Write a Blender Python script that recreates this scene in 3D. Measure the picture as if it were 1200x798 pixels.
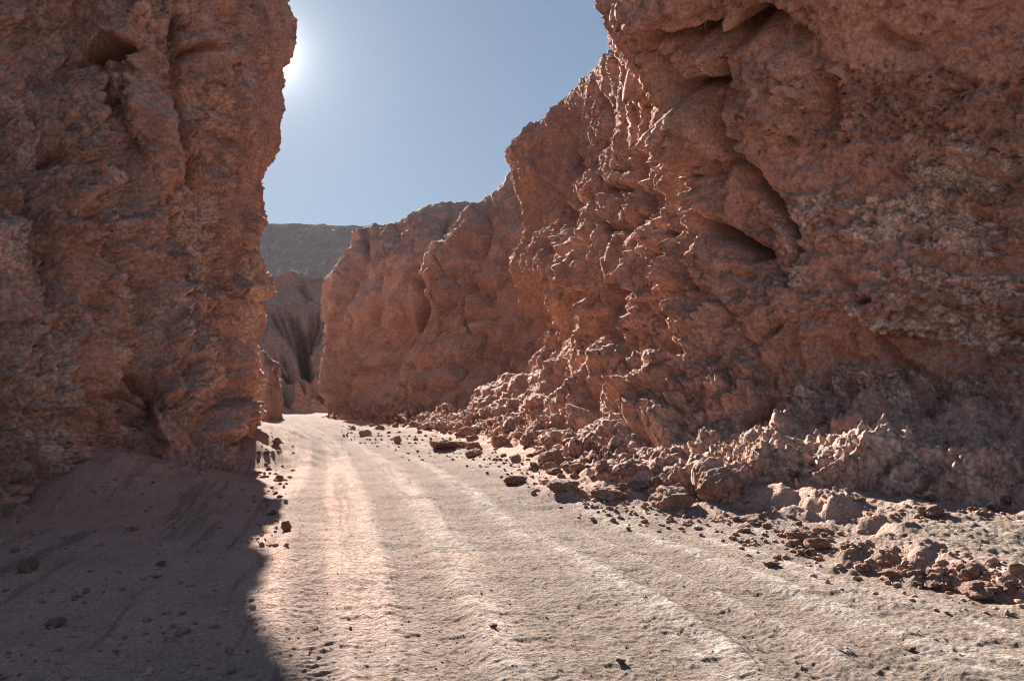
import bpy, math, random, time
import numpy as np
from concurrent.futures import ThreadPoolExecutor
T0 = time.time()
for o in list(bpy.data.objects):
    bpy.data.objects.remove(o)
scene = bpy.context.scene
R = math.radians
f32 = np.float32

# ------------------------------------------------------------------ camera
EYE = 1.6
F = 933.0                    # focal length in photo pixels (1200 wide)
HOR = 468.0                  # horizon row
PITCH = math.atan((HOR - 399.0) / F)
cam_d = bpy.data.cameras.new("camera")
cam_d.sensor_width = 36.0
cam_d.lens = 36.0 * F / 1200.0
cam_d.clip_start = 0.05
cam_d.clip_end = 9000.0
cam = bpy.data.objects.new("camera", cam_d)
scene.collection.objects.link(cam)
cam.location = (0, 0, EYE)
cam.rotation_euler = (R(90) + PITCH, 0, 0)
scene.camera = cam
CP, SP = math.cos(PITCH), math.sin(PITCH)

def ray(px, py):
    """direction in the world of a photo pixel"""
    u = (px - 600.0) / F
    v = (399.0 - py) / F
    return u, CP - v * SP, SP + v * CP

def W(px, py, d):
    """world point seen at a photo pixel, at forward distance d"""
    x, y, z = ray(px, py)
    return np.array([x / y * d, d, EYE + z / y * d])

def proj(P):
    """photo pixel of world points (N,3)"""
    X = P[..., 0]; Y = P[..., 1]; Z = P[..., 2] - EYE
    dep = Y * CP + Z * SP
    up = -Y * SP + Z * CP
    dep = np.where(np.abs(dep) < 0.05, 0.05, dep)
    px = 600 + F * X / dep
    py = 399 - F * up / dep
    px = np.where(dep > 0.2, px, -9999)
    return px, py, dep

# ------------------------------------------------------------------ light
sx, sy, sz = ray(311.0, 62.0)
SUN_EL = math.atan2(sz, math.hypot(sx, sy))
SUN_AZ = math.atan2(sx, sy)             # from +Y towards +X
world = bpy.data.worlds.new("World")
scene.world = world
world.use_nodes = True
wn = world.node_tree
for n in list(wn.nodes):
    wn.nodes.remove(n)
sky = wn.nodes.new("ShaderNodeTexSky")
sky.sky_type = 'NISHITA'
sky.sun_disc = False
sky.sun_elevation = SUN_EL
sky.sun_rotation = SUN_AZ
sky.altitude = 2400
sky.air_density = 1.0
sky.dust_density = 1.0
sky.ozone_density = 1.2
bg = wn.nodes.new("ShaderNodeBackground")
bg.inputs[1].default_value = 0.05
wo = wn.nodes.new("ShaderNodeOutputWorld")
# even, muted sky: the same gentle curve over the whole dome, and the aureole round the sun
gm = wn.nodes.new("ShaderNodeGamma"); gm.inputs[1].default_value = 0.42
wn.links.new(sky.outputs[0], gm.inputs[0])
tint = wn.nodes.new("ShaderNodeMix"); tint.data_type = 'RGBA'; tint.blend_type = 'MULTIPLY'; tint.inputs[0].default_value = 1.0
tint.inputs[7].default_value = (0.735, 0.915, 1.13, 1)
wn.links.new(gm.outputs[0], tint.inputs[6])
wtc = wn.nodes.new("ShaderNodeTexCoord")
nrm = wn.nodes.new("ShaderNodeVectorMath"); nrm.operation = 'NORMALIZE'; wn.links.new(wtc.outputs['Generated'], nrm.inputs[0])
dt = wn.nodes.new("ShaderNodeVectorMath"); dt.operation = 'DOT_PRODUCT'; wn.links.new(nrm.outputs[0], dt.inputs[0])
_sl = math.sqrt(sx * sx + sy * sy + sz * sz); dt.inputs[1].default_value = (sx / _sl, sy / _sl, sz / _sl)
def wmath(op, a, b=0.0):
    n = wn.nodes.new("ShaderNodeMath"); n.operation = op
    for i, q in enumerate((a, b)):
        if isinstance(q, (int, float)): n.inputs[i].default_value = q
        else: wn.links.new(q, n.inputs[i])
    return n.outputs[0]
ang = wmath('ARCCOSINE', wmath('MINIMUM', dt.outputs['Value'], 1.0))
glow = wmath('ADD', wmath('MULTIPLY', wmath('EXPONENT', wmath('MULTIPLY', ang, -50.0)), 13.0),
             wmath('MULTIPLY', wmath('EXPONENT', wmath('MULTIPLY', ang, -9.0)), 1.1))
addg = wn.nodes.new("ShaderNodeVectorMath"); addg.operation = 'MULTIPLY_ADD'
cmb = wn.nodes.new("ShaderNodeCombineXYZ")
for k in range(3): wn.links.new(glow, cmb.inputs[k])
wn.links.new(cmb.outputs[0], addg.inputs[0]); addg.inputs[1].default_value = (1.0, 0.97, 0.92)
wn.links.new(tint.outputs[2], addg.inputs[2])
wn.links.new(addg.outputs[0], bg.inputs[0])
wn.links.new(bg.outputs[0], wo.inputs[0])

sun_d = bpy.data.lights.new("sun", 'SUN')
sun_d.energy = 5.0
sun_d.angle = R(0.53)
sun_d.color = (1.0, 0.94, 0.86)
sun = bpy.data.objects.new("sun", sun_d)
scene.collection.objects.link(sun)
from mathutils import Vector, Matrix, Euler
sun.rotation_euler = Vector((-sx, -sy, -sz)).to_track_quat('-Z', 'Y').to_euler()
sun.location = (-30, 60, 40)

vs = scene.view_settings
vs.view_transform = 'Standard'
vs.look = 'None'
vs.exposure = 2.1
vs.gamma = 1.0
vs.use_curve_mapping = False
scene.render.engine = 'CYCLES'
scene.cycles.max_bounces = 10
scene.cycles.diffuse_bounces = 7
scene.cycles.filter_width = 1.1

# ------------------------------------------------------------------ noise
_rs = np.random.RandomState(7)
_g = _rs.normal(size=(256, 3)).astype(f32)
_g /= np.linalg.norm(_g, axis=1, keepdims=True)
GX, GY, GZ = (_g[:, k].copy() * f32(1.45) for k in range(3))
_pt = _rs.rand(1024, 3).astype(f32)
JX, JY, JZ = (_pt[:, k].copy() for k in range(3))
CR = _rs.rand(1024).astype(f32)

def _hash(ix, iy, iz, seed):
    h = ix * np.int32(374761393) + iy * np.int32(668265263) + iz * np.int32(1274126177) + np.int32(seed * 7919 + 13)
    h ^= (h >> np.int32(13)); h *= np.int32(1103515245); h ^= (h >> np.int32(15))
    return h

def _perlin(x, y, z, seed):
    fx = np.floor(x); fy = np.floor(y); fz = np.floor(z)
    ix = fx.astype(np.int32); iy = fy.astype(np.int32); iz = fz.astype(np.int32)
    x = x - fx; y = y - fy; z = z - fz
    u = x * x * x * (x * (x * 6 - 15) + 10); v = y * y * y * (y * (y * 6 - 15) + 10); w = z * z * z * (z * (z * 6 - 15) + 10)
    def c(a, b, d):
        h = _hash(ix + np.int32(a), iy + np.int32(b), iz + np.int32(d), seed) & np.int32(255)
        return GX[h] * (x - a) + GY[h] * (y - b) + GZ[h] * (z - d)
    def lx(b, d):
        n0 = c(0, b, d); return n0 + u * (c(1, b, d) - n0)
    a0 = lx(0, 0); a0 = a0 + v * (lx(1, 0) - a0)
    a1 = lx(0, 1); a1 = a1 + v * (lx(1, 1) - a1)
    return a0 + w * (a1 - a0)

def _worley(x, y, z, seed, block=False):
    fx = np.floor(x); fy = np.floor(y); fz = np.floor(z)
    ix = fx.astype(np.int32); iy = fy.astype(np.int32); iz = fz.astype(np.int32)
    x = x - fx; y = y - fy; z = z - fz
    f1 = np.full(x.shape, 9, f32); f2 = f1.copy(); cid = np.zeros(x.shape, np.int32)
    for a in (-1, 0, 1):
        for b in (-1, 0, 1):
            for d in (-1, 0, 1):
                h = _hash(ix + np.int32(a), iy + np.int32(b), iz + np.int32(d), seed) & np.int32(1023)
                if block:   # leaning block cells
                    ex = JX[h] + a - x; ey = JY[h] + b - y; ez = JZ[h] + d - z
                    rx = CR[h] - f32(0.5)
                    dd = np.maximum(np.maximum(np.abs(ex + rx * ez), np.abs(ey - rx * ex)), np.abs(ez + rx * ey)) ** 2
                else:
                    dd = (JX[h] + a - x) ** 2 + (JY[h] + b - y) ** 2 + (JZ[h] + d - z) ** 2
                m = dd < f1
                f2 = np.where(m, f1, np.minimum(f2, dd))
                cid = np.where(m, h, cid)
                f1 = np.where(m, dd, f1)
    return np.sqrt(f1), np.sqrt(f2), CR[cid]

POOL = ThreadPoolExecutor(4)
def pmap(fn, *arrs):
    """run fn over chunks of flat arrays in threads"""
    n = len(arrs[0]); step = 49152
    jobs = [POOL.submit(fn, *[a[i:i + step] for a in arrs]) for i in range(0, n, step)]
    res = [j.result() for j in jobs]
    if isinstance(res[0], tuple):
        return tuple(np.concatenate([r[k] for r in res]) for k in range(len(res[0])))
    return np.concatenate(res)

def noise(p, fr, seed=0):
    return _perlin(p[:, 0] * f32(fr), p[:, 1] * f32(fr), p[:, 2] * f32(fr), seed)
def fbm(p, fr, octs, seed=0, gain=0.5, lac=2.03):
    t = 0; a = 1.0
    for k in range(octs):
        t = t + f32(a) * noise(p, fr * lac ** k, seed + k); a *= gain
    return t
def billow(p, fr, octs, seed=0, gain=0.5, lac=2.1):
    t = 0; a = 1.0
    for k in range(octs):
        t = t + f32(a) * (np.abs(noise(p, fr * lac ** k, seed + k)) - f32(0.25)); a *= gain
    return t
def ridged(p, fr, octs, seed=0, gain=0.5, lac=2.1):
    t = 0; a = 1.0; w = f32(1)
    for k in range(octs):
        s = 1 - np.abs(noise(p, fr * lac ** k, seed + k)) * f32(1.6)
        s = s * np.abs(s) * w
        t = t + f32(a) * (s - f32(0.35)); a *= gain
        w = np.clip(s * 1.5, 0.15, 1)
    return t
def vwarp(p, fr, amp, seed, octs=2):
    return np.stack([p[:, 0] + f32(amp) * fbm(p, fr, octs, seed), p[:, 1] + f32(amp) * fbm(p, fr, octs, seed + 11),
                     p[:, 2] + f32(amp) * fbm(p, fr, octs, seed + 23)], 1)
def terrace(n, k, soft=0.22):
    t = n * f32(k); f = np.floor(t); r = t - f
    return (f + sstep(0.5 - soft, 0.5 + soft, r)) / f32(k)
def joints(p, fr, width, seed):
    a = noise(p, fr, seed)
    return np.exp(-(a / f32(width)) ** 2)
def cells(p, sx_, sy_, sz_, seed, block=False):
    return _worley(p[:, 0] / f32(sx_), p[:, 1] / f32(sy_), p[:, 2] / f32(sz_), seed, block)
def sstep(a, b, x):
    t = np.clip((x - a) / (b - a), 0, 1); return t * t * (3 - 2 * t)

# ------------------------------------------------------------------ mesh helpers
def grid_mesh(name, P, mat, attrs=None, kind='structure', closed=False):
    """P (nv, nu, 3) -> object"""
    nv, nu = P.shape[:2]
    me = bpy.data.meshes.new(name)
    me.vertices.add(nv * nu)
    me.vertices.foreach_set("co", P.reshape(-1).astype(f32))
    idx = np.arange(nv * nu, dtype=np.int32).reshape(nv, nu)
    q = np.stack([idx[:-1, :-1], idx[:-1, 1:], idx[1:, 1:], idx[1:, :-1]], -1).reshape(-1, 4)
    nf = len(q)
    me.loops.add(nf * 4); me.loops.foreach_set("vertex_index", q.reshape(-1))
    me.polygons.add(nf)
    me.polygons.foreach_set("loop_start", np.arange(0, nf * 4, 4, dtype=np.int32))
    me.polygons.foreach_set("use_smooth", np.ones(nf, dtype=bool))
    if attrs:
        for k, v in attrs.items():
            a = me.attributes.new(k, 'FLOAT', 'POINT')
            a.data.foreach_set("value", np.ascontiguousarray(v.reshape(-1), dtype=f32))
    me.update(calc_edges=True)
    me.materials.append(mat)
    o = bpy.data.objects.new(name, me)
    scene.collection.objects.link(o)
    if kind: o["kind"] = kind
    return o

def cr(P, t):
    """Catmull-Rom along axis 0, parameters t"""
    n = P.shape[0]
    t = np.clip(t, 0, n - 1 - 1e-6); i = np.floor(t).astype(int); s = (t - i)
    s = s.reshape((-1,) + (1,) * (P.ndim - 1))
    g = lambda k: P[np.clip(i + k, 0, n - 1)]
    a, b, c, d = g(-1), g(0), g(1), g(2)
    return 0.5 * ((2 * b) + (c - a) * s + (2 * a - 5 * b + 4 * c - d) * s * s + (3 * b - a - 3 * c + d) * s ** 3)

def dense(net, nv, nu, damp=0.35):
    """net (rows, cols, 3) -> dense grid, samples spread by angular size from the camera"""
    a = cr(net, np.linspace(0, net.shape[0] - 1, 160))
    g = cr(a.transpose(1, 0, 2), np.linspace(0, net.shape[1] - 1, 160)).transpose(1, 0, 2)
    dist = np.linalg.norm(g - np.array([0, 0, EYE]), axis=2)
    px, py, dep = proj(g)
    vis = ((px > -60) & (px < 1260) & (py > -60) & (py < 860)).astype(float) * 0.94 + 0.06
    def par(ax, n, cnt):
        d = np.linalg.norm(np.diff(g, axis=ax), axis=2)
        m = np.minimum(dist.take(range(159), ax), dist.take(range(1, 160), ax))
        w = (d / m * vis.take(range(159), ax))
        w = w.mean(axis=1 - ax)
        w = w + w.mean() * damp
        c = np.concatenate([[0], np.cumsum(w)]); c /= c[-1]
        return np.interp(np.linspace(0, 1, cnt), c, np.linspace(0, n - 1, 160))
    tv = par(0, net.shape[0], nv); tu = par(1, net.shape[1], nu)
    a = cr(net, tv)
    return cr(a.transpose(1, 0, 2), tu).transpose(1, 0, 2)

def normals(G):
    du = np.gradient(G, axis=1); dv = np.gradient(G, axis=0)
    n = np.cross(du, dv)
    n /= np.linalg.norm(n, axis=2, keepdims=True) + 1e-9
    # blur the normals so that the relief grows evenly over folds
    for _ in range(12):
        n[1:-1] = (n[:-2] + 2 * n[1:-1] + n[2:]) / 4
        n[:, 1:-1] = (n[:, :-2] + 2 * n[:, 1:-1] + n[:, 2:]) / 4
    n /= np.linalg.norm(n, axis=2, keepdims=True) + 1e-9
    return n

def stroke_field(px, py, pts, wob=None):
    """signed distance (photo px, + on the right of the direction of travel, i.e. below a left-to-right line) and position along a polyline"""
    pts = np.array(pts, float)
    best = np.full(px.shape, 1e9); sg = np.zeros(px.shape); al = np.zeros(px.shape)
    L = 0
    segs = np.diff(pts, axis=0); ln = np.hypot(segs[:, 0], segs[:, 1]); tot = ln.sum()
    for k in range(len(segs)):
        ax, ay = pts[k]; dx, dy = segs[k] / max(ln[k], 1e-6)
        t = np.clip((px - ax) * dx + (py - ay) * dy, 0, ln[k])
        ex = px - ax - t * dx; ey = py - ay - t * dy
        d = np.hypot(ex, ey); s = np.sign(dx * (py - ay) - dy * (px - ax))
        m = d < best
        best = np.where(m, d, best); sg = np.where(m, s, sg); al = np.where(m, (L + t) / tot, al)
        L += ln[k]
    return best * sg, al

def sculpt(G, strokes, dscale=1.0, seed=3):
    """displacement in metres from hand-placed cracks, ridges, shelves and lumps"""
    px, py, dep = proj(G)
    P = G.reshape(-1, 3).astype(f32)
    sc = 600.0 / max(float(np.median(dep)), 1)
    wx = pmap(lambda p: fbm(p, 0.9, 3, seed), P).reshape(px.shape)
    wy = pmap(lambda p: fbm(p, 0.9, 3, seed + 40), P).reshape(px.shape)
    k = F / np.maximum(dep, 1.0)
    px = px + wx * k * 0.22; py = py + wy * k * 0.22
    D = np.zeros(px.shape)
    for st in strokes:
        kind, pts, w, amp = st[:4]
        if kind == 'lump':      # pts = (cx, cy, rx, ry, angle)
            cx, cy, rx, ry, an = pts
            c, s = math.cos(R(an)), math.sin(R(an))
            X = ((px - cx) * c + (py - cy) * s) / rx; Y = (-(px - cx) * s + (py - cy) * c) / ry
            r2 = X * X + Y * Y
            D += amp * np.clip(1 - r2, 0, 1) ** 0.8 if amp > 0 else amp * np.exp(-r2 ** 1.5)
            if amp > 0:         # a groove all round the lump
                D -= 0.3 * amp * np.exp(-((np.sqrt(r2) - 1.06) / 0.12) ** 2)
            continue
        s, al = stroke_field(px, py, pts)
        x = s / w
        tp = sstep(0, 0.12, al) * (1 - sstep(0.88, 1, al)) * 0.85 + 0.15
        tp = tp * np.exp(-np.maximum(np.abs(x) - 6, 0))
        if kind == 'crack':
            D -= amp * np.exp(-x * x) * tp
        elif kind == 'ridge':
            D += amp * np.exp(-np.abs(x) ** 1.3) * tp
        elif kind == 'shelf':   # proud on the + side, sharp drop with an undercut on the - side
            D += tp * amp * np.where(x > 0, 0.75 * np.exp(-x / 3.0) * (1 - np.exp(-(x / 0.35) ** 2)), -0.4 * np.exp(-(x / 0.8) ** 2) * (1 - np.exp(-(x / 0.2) ** 2)))
    return D

# ------------------------------------------------------------------ materials
def new_mat(name):
    m = bpy.data.materials.new(name); m.use_nodes = True
    nt = m.node_tree
    for n in list(nt.nodes): nt.nodes.remove(n)
    return m, nt
def node(nt, kind, **kw):
    n = nt.nodes.new(kind)
    for k, v in kw.items():
        if k.startswith('i_'):
            n.inputs[int(k[2:]) if k[2:].isdigit() else k[2:].replace('_', ' ')].default_value = v
        else: setattr(n, k, v)
    return n
def lerp_rgb(nt, fac, a, b):
    n = nt.nodes.new("ShaderNodeMix"); n.data_type = 'RGBA'
    for src, i in ((fac, 0), (a, 6), (b, 7)):
        if isinstance(src, (tuple, float, int)):
            n.inputs[i].default_value = src if not isinstance(src, tuple) else (*src, 1)
        else: nt.links.new(src, n.inputs[i])
    return n.outputs[2]
def ramp(nt, src, lo, hi, a=0.0, b=1.0):
    n = nt.nodes.new("ShaderNodeMapRange"); n.interpolation_type = 'SMOOTHSTEP'
    nt.links.new(src, n.inputs[0])
    for i, v in zip((1, 2, 3, 4), (lo, hi, a, b)): n.inputs[i].default_value = v
    return n.outputs[0]
def mul(nt, a, b, op='MULTIPLY'):
    n = nt.nodes.new("ShaderNodeMath"); n.operation = op
    for i, s in enumerate((a, b)):
        if isinstance(s, (int, float)): n.inputs[i].default_value = s
        else: nt.links.new(s, n.inputs[i])
    return n.outputs[0]

def noise_tex(nt, vec, scale, detail=5, rough=0.6, dist=0.0):
    n = nt.nodes.new("ShaderNodeTexNoise"); n.inputs['Scale'].default_value = scale
    n.inputs['Detail'].default_value = detail; n.inputs['Roughness'].default_value = rough
    n.inputs['Distortion'].default_value = dist
    nt.links.new(vec, n.inputs['Vector'])
    return n.outputs[0]

def rock_material(name, base, brown, pale, orange, fine=1.0, bump=0.065, violet=(0.36, 0.225, 0.195), dust=0.7, dust_lo=0.1):
    m, nt = new_mat(name)
    tc = nt.nodes.new("ShaderNodeTexCoord"); vec = tc.outputs['Object']
    mp = node(nt, "ShaderNodeMapping"); nt.links.new(vec, mp.inputs[0])
    mp.inputs['Rotation'].default_value = (0.25, 0.2, 0); mp.inputs['Scale'].default_value = (0.6, 0.6, 2.2)
    big = noise_tex(nt, vec, 0.35 * fine, 4, 0.6, 0.6)
    strata = noise_tex(nt, mp.outputs[0], 0.9 * fine, 6, 0.65, 1.2)
    mid = noise_tex(nt, vec, 2.3 * fine, 7, 0.7, 0.4)
    small = noise_tex(nt, vec, 14 * fine, 5, 0.65)
    col = lerp_rgb(nt, ramp(nt, big, 0.38, 0.62), base, brown)
    col = lerp_rgb(nt, mul(nt, ramp(nt, strata, 0.50, 0.66), 0.75), col, orange)
    col = lerp_rgb(nt, mul(nt, ramp(nt, mid, 0.52, 0.70), 0.6), col, violet)
    mv = node(nt, "ShaderNodeMapping"); nt.links.new(vec, mv.inputs[0]); mv.inputs['Scale'].default_value = (1.6, 1.6, 0.16)
    streak = noise_tex(nt, mv.outputs[0], 0.8 * fine, 6, 0.65, 0.5)
    col = lerp_rgb(nt, mul(nt, ramp(nt, streak, 0.52, 0.68), 0.55), col, tuple(c * 0.72 for c in brown))
    col = lerp_rgb(nt, mul(nt, ramp(nt, streak, 0.44, 0.30), 0.35), col, pale)
    at = node(nt, "ShaderNodeAttribute", attribute_name="pale")
    pf = mul(nt, at.outputs['Fac'], ramp(nt, small, 0.40, 0.60, 0.45, 1.0))
    col = lerp_rgb(nt, pf, col, pale)
    am = node(nt, "ShaderNodeAttribute", attribute_name="mud")
    col = lerp_rgb(nt, mul(nt, am.outputs['Fac'], 0.9), col, brown)
    # dust that has settled on what faces up
    geo = nt.nodes.new("ShaderNodeNewGeometry"); sp = nt.nodes.new("ShaderNodeSeparateXYZ"); nt.links.new(geo.outputs['Normal'], sp.inputs[0])
    up = mul(nt, sp.outputs[2], mul(nt, mid, 0.5), 'ADD')
    col = lerp_rgb(nt, mul(nt, ramp(nt, up, 0.45 + dust_lo, 1.0 + dust_lo), dust), col, (0.42, 0.305, 0.25))
    # grain
    hs = nt.nodes.new("ShaderNodeHueSaturation"); nt.links.new(col, hs.inputs['Color'])
    nt.links.new(ramp(nt, small, 0.3, 0.7, 0.66, 1.28), hs.inputs['Value'])
    bs = nt.nodes.new("ShaderNodeBsdfPrincipled")
    nt.links.new(hs.outputs[0], bs.inputs['Base Color'])
    bs.inputs['Roughness'].default_value = 0.93
    bs.inputs['Specular IOR Level'].default_value = 0.08
    b1 = node(nt, "ShaderNodeBump"); b1.inputs['Strength'].default_value = 1.0; b1.inputs['Distance'].default_value = bump
    fine_n = noise_tex(nt, vec, 22 * fine, 6, 0.72)
    vo = node(nt, "ShaderNodeTexVoronoi"); vo.inputs['Scale'].default_value = 11 * fine; vo.distance = 'EUCLIDEAN'
    wv = nt.nodes.new("ShaderNodeVectorMath"); wv.operation = 'ADD'; nt.links.new(vec, wv.inputs[0])
    nz = nt.nodes.new("ShaderNodeTexNoise"); nz.inputs['Scale'].default_value = 6 * fine; nz.inputs['Detail'].default_value = 4
    nt.links.new(vec, nz.inputs['Vector'])
    sc_ = nt.nodes.new("ShaderNodeVectorMath"); sc_.operation = 'SCALE'; nt.links.new(nz.outputs[1], sc_.inputs[0]); sc_.inputs['Scale'].default_value = 0.07 / fine
    nt.links.new(sc_.outputs[0], wv.inputs[1]); nt.links.new(wv.outputs[0], vo.inputs['Vector'])
    fine_n = mul(nt, fine_n, mul(nt, vo.outputs['Distance'], -0.55), 'ADD')
    hh = mul(nt, fine_n, mul(nt, ramp(nt, am.outputs['Fac'], 0.0, 1.0, 1.0, 0.3), ramp(nt, mid, 0.38, 0.62, 0.25, 1.2)))
    nt.links.new(hh, b1.inputs['Height'])
    nt.links.new(b1.outputs[0], bs.inputs['Normal'])
    out = nt.nodes.new("ShaderNodeOutputMaterial"); nt.links.new(bs.outputs[0], out.inputs[0])
    return m

MAT_R = rock_material("red_clay_rock", (0.55, 0.318, 0.245), (0.47, 0.258, 0.195), (0.80, 0.585, 0.475), (0.56, 0.315, 0.225))
MAT_S = rock_material("dusty_stone", (0.52, 0.29, 0.215), (0.45, 0.24, 0.178), (0.66, 0.46, 0.36), (0.52, 0.285, 0.20), dust=0.45, dust_lo=-0.1)
MAT_L = rock_material("left_cliff_rock", (0.55, 0.322, 0.248), (0.47, 0.268, 0.205), (0.76, 0.53, 0.42), (0.56, 0.315, 0.225))
MAT_F = rock_material("far_cliff_rock", (0.52, 0.31, 0.245), (0.45, 0.26, 0.20), (0.64, 0.45, 0.36), (0.53, 0.31, 0.23), fine=0.6, bump=0.12)
MAT_H = rock_material("badland_rock", (0.38, 0.23, 0.175), (0.34, 0.20, 0.155), (0.42, 0.29, 0.23), (0.38, 0.21, 0.15), dust=0.15, fine=0.2, bump=0.15)
MAT_P = rock_material("plateau_rock", (0.50, 0.32, 0.25), (0.44, 0.28, 0.22), (0.6, 0.5, 0.44), (0.29, 0.21, 0.18), dust=0.2, fine=0.06, bump=0.5)

def ground_material():
    m, nt = new_mat("dusty_ground")
    tc = nt.nodes.new("ShaderNodeTexCoord"); vec = tc.outputs['Object']
    n1 = noise_tex(nt, vec, 0.7, 6, 0.65, 0.5)
    n2 = noise_tex(nt, vec, 5.0, 7, 0.7, 0.3)
    n3 = noise_tex(nt, vec, 45.0, 4, 0.7)
    col = lerp_rgb(nt, ramp(nt, n1, 0.35, 0.65), (0.278, 0.216, 0.179), (0.322, 0.257, 0.216))
    col = lerp_rgb(nt, mul(nt, ramp(nt, n2, 0.46, 0.60), 0.8), col, (0.215, 0.150, 0.122))
    at = node(nt, "ShaderNodeAttribute", attribute_name="salt")
    col = lerp_rgb(nt, mul(nt, at.outputs['Fac'], ramp(nt, n2, 0.46, 0.56)), col, (0.43, 0.36, 0.315))
    ae = node(nt, "ShaderNodeAttribute", attribute_name="earth_shade_lift")
    col = lerp_rgb(nt, ae.outputs['Fac'], col, (0.54, 0.345, 0.28))  # soil colour, lightened to brighten the shaded left floor
    ar = node(nt, "ShaderNodeAttribute", attribute_name="rut")
    col = lerp_rgb(nt, mul(nt, ar.outputs['Fac'], 0.7), col, (0.215, 0.158, 0.130))
    hs = nt.nodes.new("ShaderNodeHueSaturation"); nt.links.new(col, hs.inputs['Color'])
    nt.links.new(ramp(nt, n3, 0.32, 0.68, 0.70, 1.22), hs.inputs['Value'])
    bs = nt.nodes.new("ShaderNodeBsdfPrincipled"); nt.links.new(hs.outputs[0], bs.inputs['Base Color'])
    bs.inputs['Roughness'].default_value = 1.0; bs.inputs['Specular IOR Level'].default_value = 0.02
    b1 = node(nt, "ShaderNodeBump"); b1.inputs['Strength'].default_value = 1.0; b1.inputs['Distance'].default_value = 0.035
    gv = node(nt, "ShaderNodeTexVoronoi"); gv.inputs['Scale'].default_value = 26.0; nt.links.new(vec, gv.inputs['Vector'])
    nt.links.new(mul(nt, noise_tex(nt, vec, 24.0, 7, 0.75), mul(nt, gv.outputs['Distance'], -0.5), 'ADD'), b1.inputs['Height'])
    nt.links.new(b1.outputs[0], bs.inputs['Normal'])
    out = nt.nodes.new("ShaderNodeOutputMaterial"); nt.links.new(bs.outputs[0], out.inputs[0])
    return m
MAT_G = ground_material()

STRUCT = []      # (vertices) of everything that can carry stones
def keep(P):
    STRUCT.append(P.reshape(-1, 3))

# ------------------------------------------------------------------ ground
def px_line(pts):
    return [tuple(W(x, y, EYE * F / (y - HOR))[:2]) for x, y in pts]

def dist_line(X, Y, pts):
    """signed distance to a polyline in the ground plane and the distance run along it"""
    best = np.full(X.shape, 1e9); sg = np.ones(X.shape); al = np.zeros(X.shape); L = 0
    for (ax, ay), (bx, by) in zip(pts[:-1], pts[1:]):
        ln = math.hypot(bx - ax, by - ay); dx, dy = (bx - ax) / ln, (by - ay) / ln
        t = np.clip((X - ax) * dx + (Y - ay) * dy, 0, ln)
        ex = X - ax - t * dx; ey = Y - ay - t * dy
        d = np.hypot(ex, ey); m = d < best
        best = np.where(m, d, best); sg = np.where(m, np.sign(dx * (Y - ay) - dy * (X - ax)), sg); al = np.where(m, L + t, al); L += ln
    return best * sg, al

# lines of the place on the ground (from photo pixels on the flat floor)
LEFT_FOOT = px_line([(-250, 700), (-100, 640), (10, 608), (70, 590), (125, 548), (210, 548), (262, 545), (302, 535), (306, 515), (303, 500)])
TERRACE = [(2.6, 13.5), (4.4, 9.5)] + px_line([(985, 655), (1060, 672), (1130, 690), (1200, 702)]) + [(4.3, 5.0), (4.6, 3.0), (5.0, -3)]
RIGHT_FOOT = px_line([(386, 489), (440, 499), (500, 508), (556, 519), (640, 548), (700, 582), (760, 584), (830, 592), (930, 602), (1000, 604), (1200, 614)]) + [(7.2, 5), (7.6, 0), (8, -10)]

def smooth_path(pts, n=60):
    p = np.array(pts, float)
    return [tuple(v) for v in cr(p, np.linspace(0, len(p) - 1, n))]
TRACKS = [  # centre line, half width, depth, tread
    (smooth_path(px_line([(338, 494), (352, 505), (372, 530), (372, 560), (362, 600), (357, 650), (362, 720), (366, 798)]) + [(-0.95, 3.6), (-0.7, 1.5), (-0.4, -2)]), 0.16, 0.022, 1.0),
    (smooth_path(px_line([(352, 494), (380, 505), (415, 530), (440, 565), (470, 620), (505, 700), (535, 798)]) + [(-0.1, 2.5), (0.4, -1)]), 0.22, 0.03, 0.0),
    (smooth_path(px_line([(362, 494), (400, 506), (460, 535), (520, 580), (600, 650), (690, 740), (760, 798)]) + [(1.5, 3.0), (2.3, 0)]), 0.26, 0.03, 0.0),
    (smooth_path(px_line([(370, 494), (425, 508), (500, 540), (600, 590), (720, 650), (880, 730), (980, 798)]) + [(2.9, 3.2), (4.1, 0)]), 0.20, 0.03, 0.5),
    (smooth_path(px_line([(376, 495), (440, 512), (540, 550), (660, 600), (820, 665), (1010, 745), (1120, 798)]) + [(3.6, 3.2), (4.8, 0)]), 0.24, 0.03, 0.0),
]

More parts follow.
